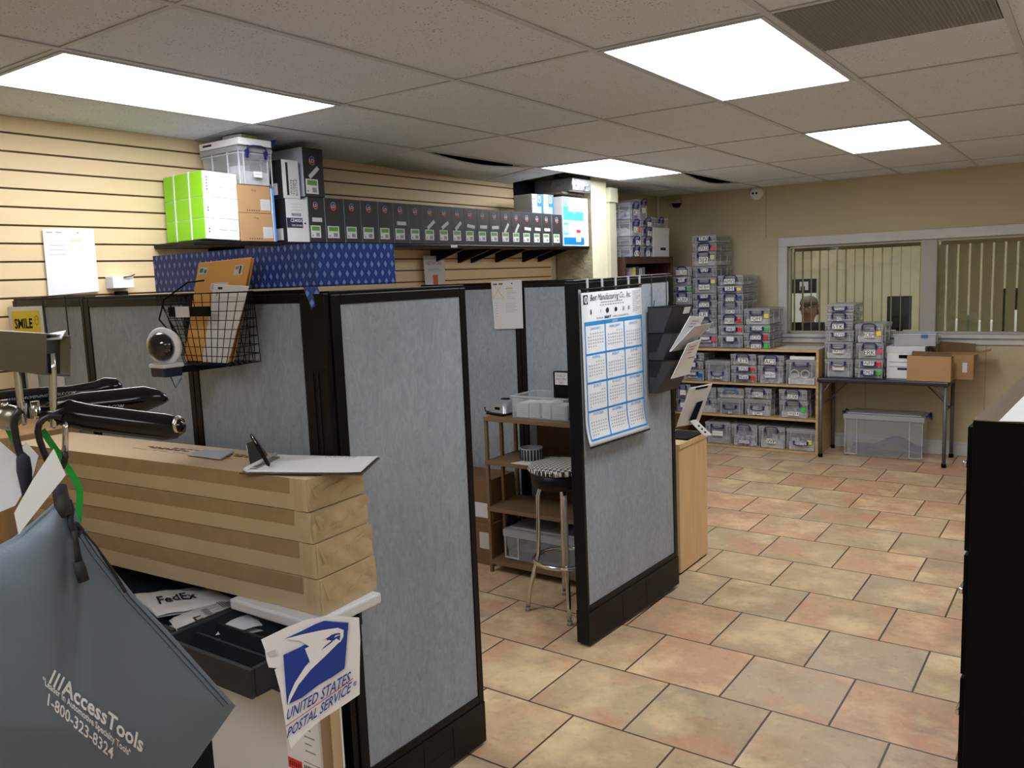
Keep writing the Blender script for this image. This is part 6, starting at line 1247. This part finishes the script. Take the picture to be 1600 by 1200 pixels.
g = MB(); strip(g, [(447, 1134), (480, 1111), (515, 1086), (552, 1059)], [(447, 1135.4), (480, 1112.4), (515, 1087.4), (552, 1060.4)], 0, 0.0045); g.build('red_line', mat('postal_red', rgb(170, 60, 50), 0.6), t)
poly2 = [z3(785, 535), z3(835, 515), z3(838, 545), z3(800, 552)]
g = MB(); poly(g, poly2, 0, 0.004); g.build('tape', SLIP, t)
# white carton below on the lower shelf
a = U(499, 1110, y=1.30); zt4 = U(440, 1083, y=1.30).z; x0 = U(322, 1060, y=1.30).x-a.x
t = thing('white_carton', 'tall thin white carton with a shipping label on the lower shelf of the cart', 'carton', (a.x, 1.30, 0.1505)); H_ = zt4-0.15
MB().box(x0, 0, 0, 0, 0.062, H_, fm={'+z': 1, '+x': 2}).build('carton', [PAPERW, mat('carton_edge', rgb(120, 106, 88), 0.8), mat('flap_dark', rgb(150, 126, 96), 0.8)], t, bevel=0.0015)
MB().box(0.0003, 0.030, 0, 0.004, 0.060, H_+0.01).build('inner_flap', mat('flap_light', rgb(196, 172, 138), 0.8), t); MB().box(0.0, 0.0602, 0, 0.006, 0.066, H_+0.02).build('outer_flap', WHITE, t)
f = lambda u, v, l=0.0006: Vector((-0.135+0.13*u, -0.0006-l, H_-0.02-0.33*v))
g = MB(); fq(g, f, 0, 0, 1, 1, 0, 0.0); fq(g, f, 0.0, 0.46, 0.42, 0.55, 1); [fq(g, f, 0.48+k*0.05, 0.47, 0.51+k*0.05, 0.57, 2) for k in range(10)]; fq(g, f, 0.48, 0.44, 1, 0.445, 2); fq(g, f, 0.48, 0.60, 1, 0.605, 2)
[fq(g, f, 0.55, 0.10+k*0.06, 0.85-0.1*(k % 2), 0.112+k*0.06, 3) for k in range(5)]; [fq(g, f, 0.05, 0.60+k*0.03, 0.35, 0.605+k*0.03, 3) for k in range(3)]
[fq(g, f, 0.05+k*0.06, 0.485, 0.08+k*0.06, 0.525, 2, 0.001) for k in range(6)]; g.build('label', [WHITE, RED, INK, GREYINK], t)
# ------------------------------------------------------------------ display stand in the foreground with hanging tools, tags and bag
dr = ray(100, 700); hd = math.hypot(dr.x, dr.y); FN = Vector((-dr.x, -dr.y, 0)).normalized(); FP = Vector((dr.x, dr.y, 0)).normalized()*1.10
def F(px, py, d=0.0): return UP(px, py, FP+FN*d, FN)
KPX = 1.10/FPX
SRT = Vector((-FN.y, FN.x, 0)); SRT = SRT if SRT.dot(rt) > 0 else -SRT
t = thing('display_stand', 'chrome display stand at the left edge with a steel header and rods', 'display stand', tuple(Vector((F(-230, 700, -0.05).x, F(-230, 700, -0.05).y, 0)))); oo = Vector(t.location)
def box8(g, fr, d0, d1, mi=0):   # front quad in pixels (TL,TR,BR,BL) with depths
    a_ = [F(p[0], p[1], d0)-oo for p in fr]; b_ = [v-FN*(d0-d1) for v in a_]
    g.add(a_+b_, [(0, 1, 2, 3), (7, 6, 5, 4), (0, 4, 5, 1), (1, 5, 6, 2), (2, 6, 7, 3), (3, 7, 4, 0)], mi)
g = MB(); TLf, TRf, BRf, BLf = (-260, 508), (86, 528), (73, 582), (-260, 551)
P4 = [F(*p_, 0.05)-oo for p_ in ((-260, 506), (73, 524), (73, 583), (-260, 549))]; Bk = [F(*p_, -0.03)-oo for p_ in ((-220, 500), (110, 526), (110, 586), (-220, 552))]
g.add(P4+Bk, [(0, 1, 2, 3), (7, 6, 5, 4), (0, 4, 5, 1), (3, 2, 6, 7)])
i4 = [v*0.96+(P4[0]+P4[2])*0.02 for v in P4]
g.build('steel_header', mat('header_steel', rgb(120, 116, 104), 0.34, 1.0, var=0.25, vscale=5), t).modifiers.new('sol', 'SOLIDIFY').thickness = 0.0025
MB().slab([P4[1]-SRT*0.012, Bk[1]-SRT*0.012, Bk[2]-SRT*0.012, P4[2]-SRT*0.012], SRT, 0.001).build('header_inside', mat('header_dark', rgb(50, 48, 46), 0.4, 0.6), t)
for (xa, ya, xb, yb, w_, d_) in ((26, 575, 36, 660, 9, 0.02), (82, 580, 84, 665, 10, 0.035)):
    a_, b_ = F(xa, ya, d_)-oo, F(xb, yb, d_)-oo; g = MB().tube([a_+Vector((0, 0, 0.02)), a_, b_, b_+Vector((0, 0, -0.002))], w_*0.5*KPX, 0, 12); g.build('hanger_rod', CHROME, t)
    tip = b_; MB().tube([tip, tip-FN*0.02+Vector((0, 0, -0.003)), tip-FN*0.16+Vector((0, 0, 0.004))], 0.0032).build('prong', BLACK, t)
g = MB().tube([F(54, 627, 0.02)-oo, F(57, 648, 0.02)-oo, F(60, 653, 0.02)-oo], 5.5*KPX, 0, 12); g.build('short_rod', CHROME, t)
px_, pz_ = F(-230, 540, -0.01)-oo, 0
MB().tube([(px_.x, px_.y, 0.03), (px_.x, px_.y, px_.z+0.05)], 0.019, 0, 16).build('pole', CHROME, t)
MB().lathe([(0.26, 0), (0.26, 0.012), (0.05, 0.03), (0.02, 0.032)], seg=36, T=Matrix.Translation((px_.x, px_.y, 0))).build('base', BLACK, t)
# sheets tucked into the header
q4 = [F(40, 530, -0.015), F(103, 518, -0.02), F(96, 530, 0.02), F(60, 532, 0.03)]
t = thing('paper_sheets', 'white sheets lying on top of the steel header', 'paper', tuple(sum(q4, Vector())/4)); o4 = Vector(t.location); MB().slab([v-o4 for v in q4], (0, 0, 1), 0.0015).build('sheet', WHITE, t)
q4 = [F(0, 524, 0.0), F(62, 524, -0.02), F(80, 529, 0.02), F(0, 530, 0.03)]; MB().slab([v-o4 for v in q4], (0, 0, 1), 0.001).build('sheet', PAPERW, t)
# black tool handles
GLOSS = mat('gloss_black', rgb(8, 8, 10), 0.16, spec=0.4)
def tool(lb, path, d, txt=None, tl=None, cap=None, flat=1.0):
    oo = F(path[0][0], path[0][1], d); t = thing('long_reach_tool', lb, 'tool', tuple(oo))
    k = (1.10-d)/FPX
    P_ = [F(p_[0], p_[1], d)-oo for p_ in path]; MB().tube(P_, [p_[2]*k for p_ in path], 0, 20).build('black_sleeve', GLOSS, t)
    if cap:
        cx_, cy_, r_ = cap; c_ = F(cx_, cy_, d+r_*k*0.55)-oo; ax = (SRT*0.75+FN*0.65).normalized()
        T = Matrix.Translation(c_) @ ax.to_track_quat('Z', 'Y').to_matrix().to_4x4() 
        MB().lathe([(r_*k, 0), (r_*k*1.05, 0.003), (r_*k*0.85, 0.006), (r_*k*0.7, 0.003)], seg=24, T=T).build('chrome_ring', CHROME, t)
    if txt:
        (a0, b0), (a1, b1), hp = tl; rr_ = 19*k
        g = MB(); g.text(txt, lambda u, v: F(a0+(a1-a0)*u+v*1.5, b0+(b1-b0)*u-v*hp, d+math.sqrt(max(0.0, rr_**2-((6-v*hp)*k)**2))+0.0012)-oo, 0, 0.3, 0.01); g.build('lettering', mat('pale_lettering', rgb(170, 172, 180), 0.6), t)
    return t
tool('black tube tool nearest the viewer, pointing right, with a chrome rimmed end', [(62, 645, 8), (90, 648, 14), (104, 645, 19), (135, 652, 19), (200, 660, 19), (258, 667, 19.5), (276, 668, 17), (289, 667, 8), (291, 667, 2)], 0.03, None, None, (276, 664, 13))
tool('middle black tube tool with white web address lettering', [(70, 640, 8), (92, 640, 17), (130, 634, 19), (200, 627, 19.5), (226, 623, 18.5), (246, 622, 13), (258, 624, 7), (263, 626, 1.5)], -0.07, 'WWW.CAROPENINGTOOLS.COM', ((60, 646), (193, 637), 5.5))
tool('rear black tube tool with lettering, highest of the three', [(-60, 632, 12), (0, 627, 13), (60, 620, 13), (110, 616, 12), (150, 610, 13), (165, 606, 15), (183, 605, 13), (191, 604, 4)], -0.16, 'WWW.CAROPENINGTOOLS.COM', ((2, 628), (118, 615), 4.5))
# black hooks
RUB = mat('black_rubber', rgb(24, 22, 26), 0.4)
def hook(lb, path, r, d, mats=RUB, extra=None, name='black_hook'):
    oo = F(path[-1][0], path[-1][1], d); t = thing(name, lb, 'hook', tuple(oo)); MB().tube([F(a_, b_, d)-oo for a_, b_ in path], r*KPX, 0, 12).build('rod', mats, t)
    if extra: extra(t, oo)
    return t
hook('large black J shaped hook behind the front white tag', [(96, 652), (88, 649), (78, 650), (68, 655), (61, 663), (59, 674), (62, 688), (68, 705), (74, 720), (79, 730)], 4.2, 0.045)
def grip(t, oo): MB().tube([F(*p_, 0.055)-oo for p_ in ((33, 708), (36, 716), (38, 735), (41, 760), (43, 775))], [4*KPX, 8*KPX, 9*KPX, 7*KPX, 6*KPX], 0, 12).build('cloth_grip', mat('dark_cloth2', rgb(34, 34, 44), 0.9), t)
hook('black rod with a dark cloth grip at the left edge', [(34, 640), (28, 645), (23, 652), (22, 665), (25, 685), (29, 702), (34, 718), (40, 755)], 4.5, 0.055, RUB, grip)
def tipc(t, oo): MB().tube([F(*p_, 0.04)-oo for p_ in ((101.5, 706), (102, 714), (100, 724), (96, 731), (90, 735))], 4.2*KPX, 0, 12).build('black_tip', RUB, t)
hook('short chrome rod with a black bent tip left of the cartons', [(103, 658), (102.5, 671), (101.5, 708)], 4.0, 0.04, CHROME, tipc, 'bent_rod')
def ringm(t, oo): pass
oo = F(12, 652, 0.02); t = thing('steel_clamp', 'grey steel clamp with a round boss at the left edge', 'clamp', tuple(oo))
MB().lathe([(0, -0.006), (15*KPX, -0.006), (17*KPX, 0.0), (15*KPX, 0.006), (6*KPX, 0.009), (0, 0.009)], seg=24, T=FN.to_track_quat('Z', 'Y').to_matrix().to_4x4()).build('boss', STEEL, t)
MB().tube([F(6, 625, 0.02)-oo, F(7, 645, 0.02)-oo], 5*KPX).build('stem', CHROME, t); MB().tube([F(0, 642, 0.0)-oo, F(22, 638, 0.0)-oo, F(34, 642, 0.0)-oo], 4*KPX).build('arm', STEEL, t)
# green strap
GST = mat('green_strap', rgb(18, 170, 60), 0.5)
oo = F(122, 815, 0.0); t = thing('green_strap', 'bright green strap hanging beside the black hooks', 'strap', tuple(oo))
g = MB(); cl = [(66, 672), (78, 690), (96, 716), (112, 740), (124, 762), (125, 775), (122, 818)]; wd = 5.4
for i in range(len(cl)-1):
    a_, b_ = cl[i], cl[i+1]; dx, dy = b_[0]-a_[0], b_[1]-a_[1]; n1 = math.hypot(dx, dy); nx_, ny_ = -dy/n1*wd, dx/n1*wd
    g.slab([F(a_[0]+nx_, a_[1]+ny_, 0.0)-oo, F(a_[0]-nx_, a_[1]-ny_, 0.0)-oo, F(b_[0]-nx_, b_[1]-ny_, 0.0)-oo, F(b_[0]+nx_, b_[1]+ny_, 0.0)-oo], -FN, 0.002)
g.build('strap', GST, t)
oo = F(20, 700, 0.0); solo(MB().slab([F(8, 672, 0.0), F(20, 673, 0.0), F(30, 700, 0.0), F(24, 705, 0.0)], -FN, 0.002), 'green_strap', GST, 'short green strap end at the left edge behind the black rod', 'strap')
# white tags
for lb, P_, d in (('large white tag in front, hanging under the black hook', [(84, 701), (103, 742), (50, 808), (29, 836), (22, 802), (50, 752)], 0.075), ('white tag behind the front one, peak beside the chrome rod', [(40, 690), (60, 712), (52, 742), (24, 790), (0, 800), (-20, 796), (16, 730)], 0.035), ('pale tag at the very left edge', [(-30, 690), (0, 690), (28, 714), (2, 766), (-30, 790)], 0.02)):
    solo(MB().slab([F(a_, b_, d) for a_, b_ in P_], -FN, 0.0012), 'white_tag', mat('tag_white', rgb(240, 245, 250), 0.5), lb, 'tag', 'white tags on the display stand')
# grey drawstring bag
Lb = [(-260, 700), (-290, 850), (-300, 1000), (-300, 1150), (-300, 1330)]
def lerp2(P_, t_):
    q_ = t_*(len(P_)-1); i = min(int(q_), len(P_)-2); f_ = q_-i; return (P_[i][0]*(1-f_)+P_[i+1][0]*f_, P_[i][1]*(1-f_)+P_[i+1][1]*f_)
def top_y(px): return 862 - 82*max(0, (px+60)/160)**1.5 if px < 97 else 780+(px-97)*0.7
Rb = [(97, 779), (110, 784), (128, 822), (160, 868), (215, 936), (262, 985), (330, 1061), (368, 1103), (335, 1150), (300, 1200), (262, 1262)]
Lb = [(97, 779), (84, 786), (60, 808), (20, 840), (-40, 872), (-120, 900), (-160, 960), (-170, 1030), (-120, 1100), (-60, 1170), (0, 1240)]
def bagP(u, v, sgn=1):
    l_, r_ = lerp2(Lb, v), lerp2(Rb, v); px, py = l_[0]*(1-u)+r_[0]*u, l_[1]*(1-u)+r_[1]*u
    return F(px, py, 0.06 + sgn*bag_d(px, py, u, v))
def bag_d(px, py, u, v):
    e_ = max(0.0, math.sin(PI*min(1, max(0, u))))**0.6*min(1, v*4)*min(1, (1-v)*5+0.15)
    fold = 0.010*math.exp(-((px-108-(py-780)*0.02)/16)**2)*math.exp(-((py-930)/160)**2)*-1 + 0.006*math.sin((px-(py-900)*0.25)/38.0)*math.exp(-((py-950)/220)**2)
    return 0.028*e_ + fold*e_
GBAG = mat('grey_blue_fabric', rgb(96, 110, 122), 0.62, bump=0.12, bscale=500, var=0.05, vscale=4)
oo = Vector(F(100, 1240, 0.06)); oo.z = F(100, 1262, 0.06).z
t = thing('drawstring_bag', 'large grey blue drawstring bag with white AccessTools lettering, hanging at the left', 'bag', tuple(oo))
NB = 60
g = MB().grid(lambda u, v: bagP(u, v, 1)-oo, NB, NB).grid(lambda u, v: bagP(u, v, -1)-oo, NB, NB); g.build('bag', GBAG, t)
# seam along the right edge
def inv_d(px, py):   # depth offset of the bag front at a pixel
    best = None
    for j in range(0, 101):
        v = j/100; l_, r_ = lerp2(Lb, v), lerp2(Rb, v)
        den = (r_[0]-l_[0])
        if abs(den) < 1e-6: continue
        u = (px-l_[0])/den; y = l_[1]*(1-u)+r_[1]*u
        if best is None or abs(y-py) < best[0]: best = (abs(y-py), u, v)
    return bag_d(px, py, best[1], best[2])
seam = [(118, 815), (150, 865), (205, 935), (252, 985), (320, 1060), (356, 1100)]
MB().tube([F(a_, b_, 0.062+inv_d(a_, b_))-oo for a_, b_ in seam], 0.7*KPX, 0, 5).tube([F(a_-6, b_+4, 0.062+inv_d(a_-6, b_+4))-oo for a_, b_ in seam], 0.5*KPX, 0, 5).build('seam', mat('seam_dark', rgb(44, 50, 60), 0.8), t)
WT = mat('white_lettering', rgb(225, 228, 232), 0.6); _c = {}
def bagtext(g, s, p0, p1, upv, shear=0.0, bold=0.0):
    def fn(a_, b_):
        px = p0[0]+(p1[0]-p0[0])*a_+upv[0]*b_; py = p0[1]+(p1[1]-p0[1])*a_+upv[1]*b_
        return F(px, py, 0.0625+inv_d(px, py))-oo
    g.text(s, fn, 0, shear, bold)
g = MB()
bagtext(g, '///AccessTools', (76, 1066), (222, 1176), (4, -23), 0.0, 0.022)
bagtext(g, '"Leader In Automotive Specialty Tools"', (67, 1068), (204, 1183), (0, -11), 0.0, 0.02)
bagtext(g, '1-800-323-8324', (74, 1101), (176, 1187), (2, -18), 0.0, 0.015)
g.build('lettering', WT, t)
CORD = mat('black_cord', rgb(22, 22, 26), 0.8)
def bt(P_, r, nm, dd=0.012, m=CORD):
    MB().tube([F(a_, b_, 0.06+dd+inv_d(a_, b_)) - oo for a_, b_ in P_], r*KPX if not isinstance(r, list) else [q_*KPX for q_ in r], 0, 10).build(nm, m, t)
bt([(84, 772), (96, 778), (108, 784), (112, 796), (110, 812), (114, 826), (122, 836), (127, 828), (120, 820), (110, 824)], 4.0, 'knot', 0.006)
bt([(116, 830), (119, 845), (121, 862), (124, 880)], [3.5, 3.2, 4, 4.5], 'cord_end'); bt([(122, 878), (126, 892), (131, 908)], [6.5, 7.5, 7.0], 'toggle', 0.014)
bt([(118, 818), (130, 832), (150, 856), (176, 892), (196, 925)], 2.6, 'cord_edge', 0.0)
bt([(92, 760), (98, 790), (104, 806)], [9, 10, 8], 'dark_neck', 0.0, mat('neck_dark', rgb(40, 38, 40), 0.8))
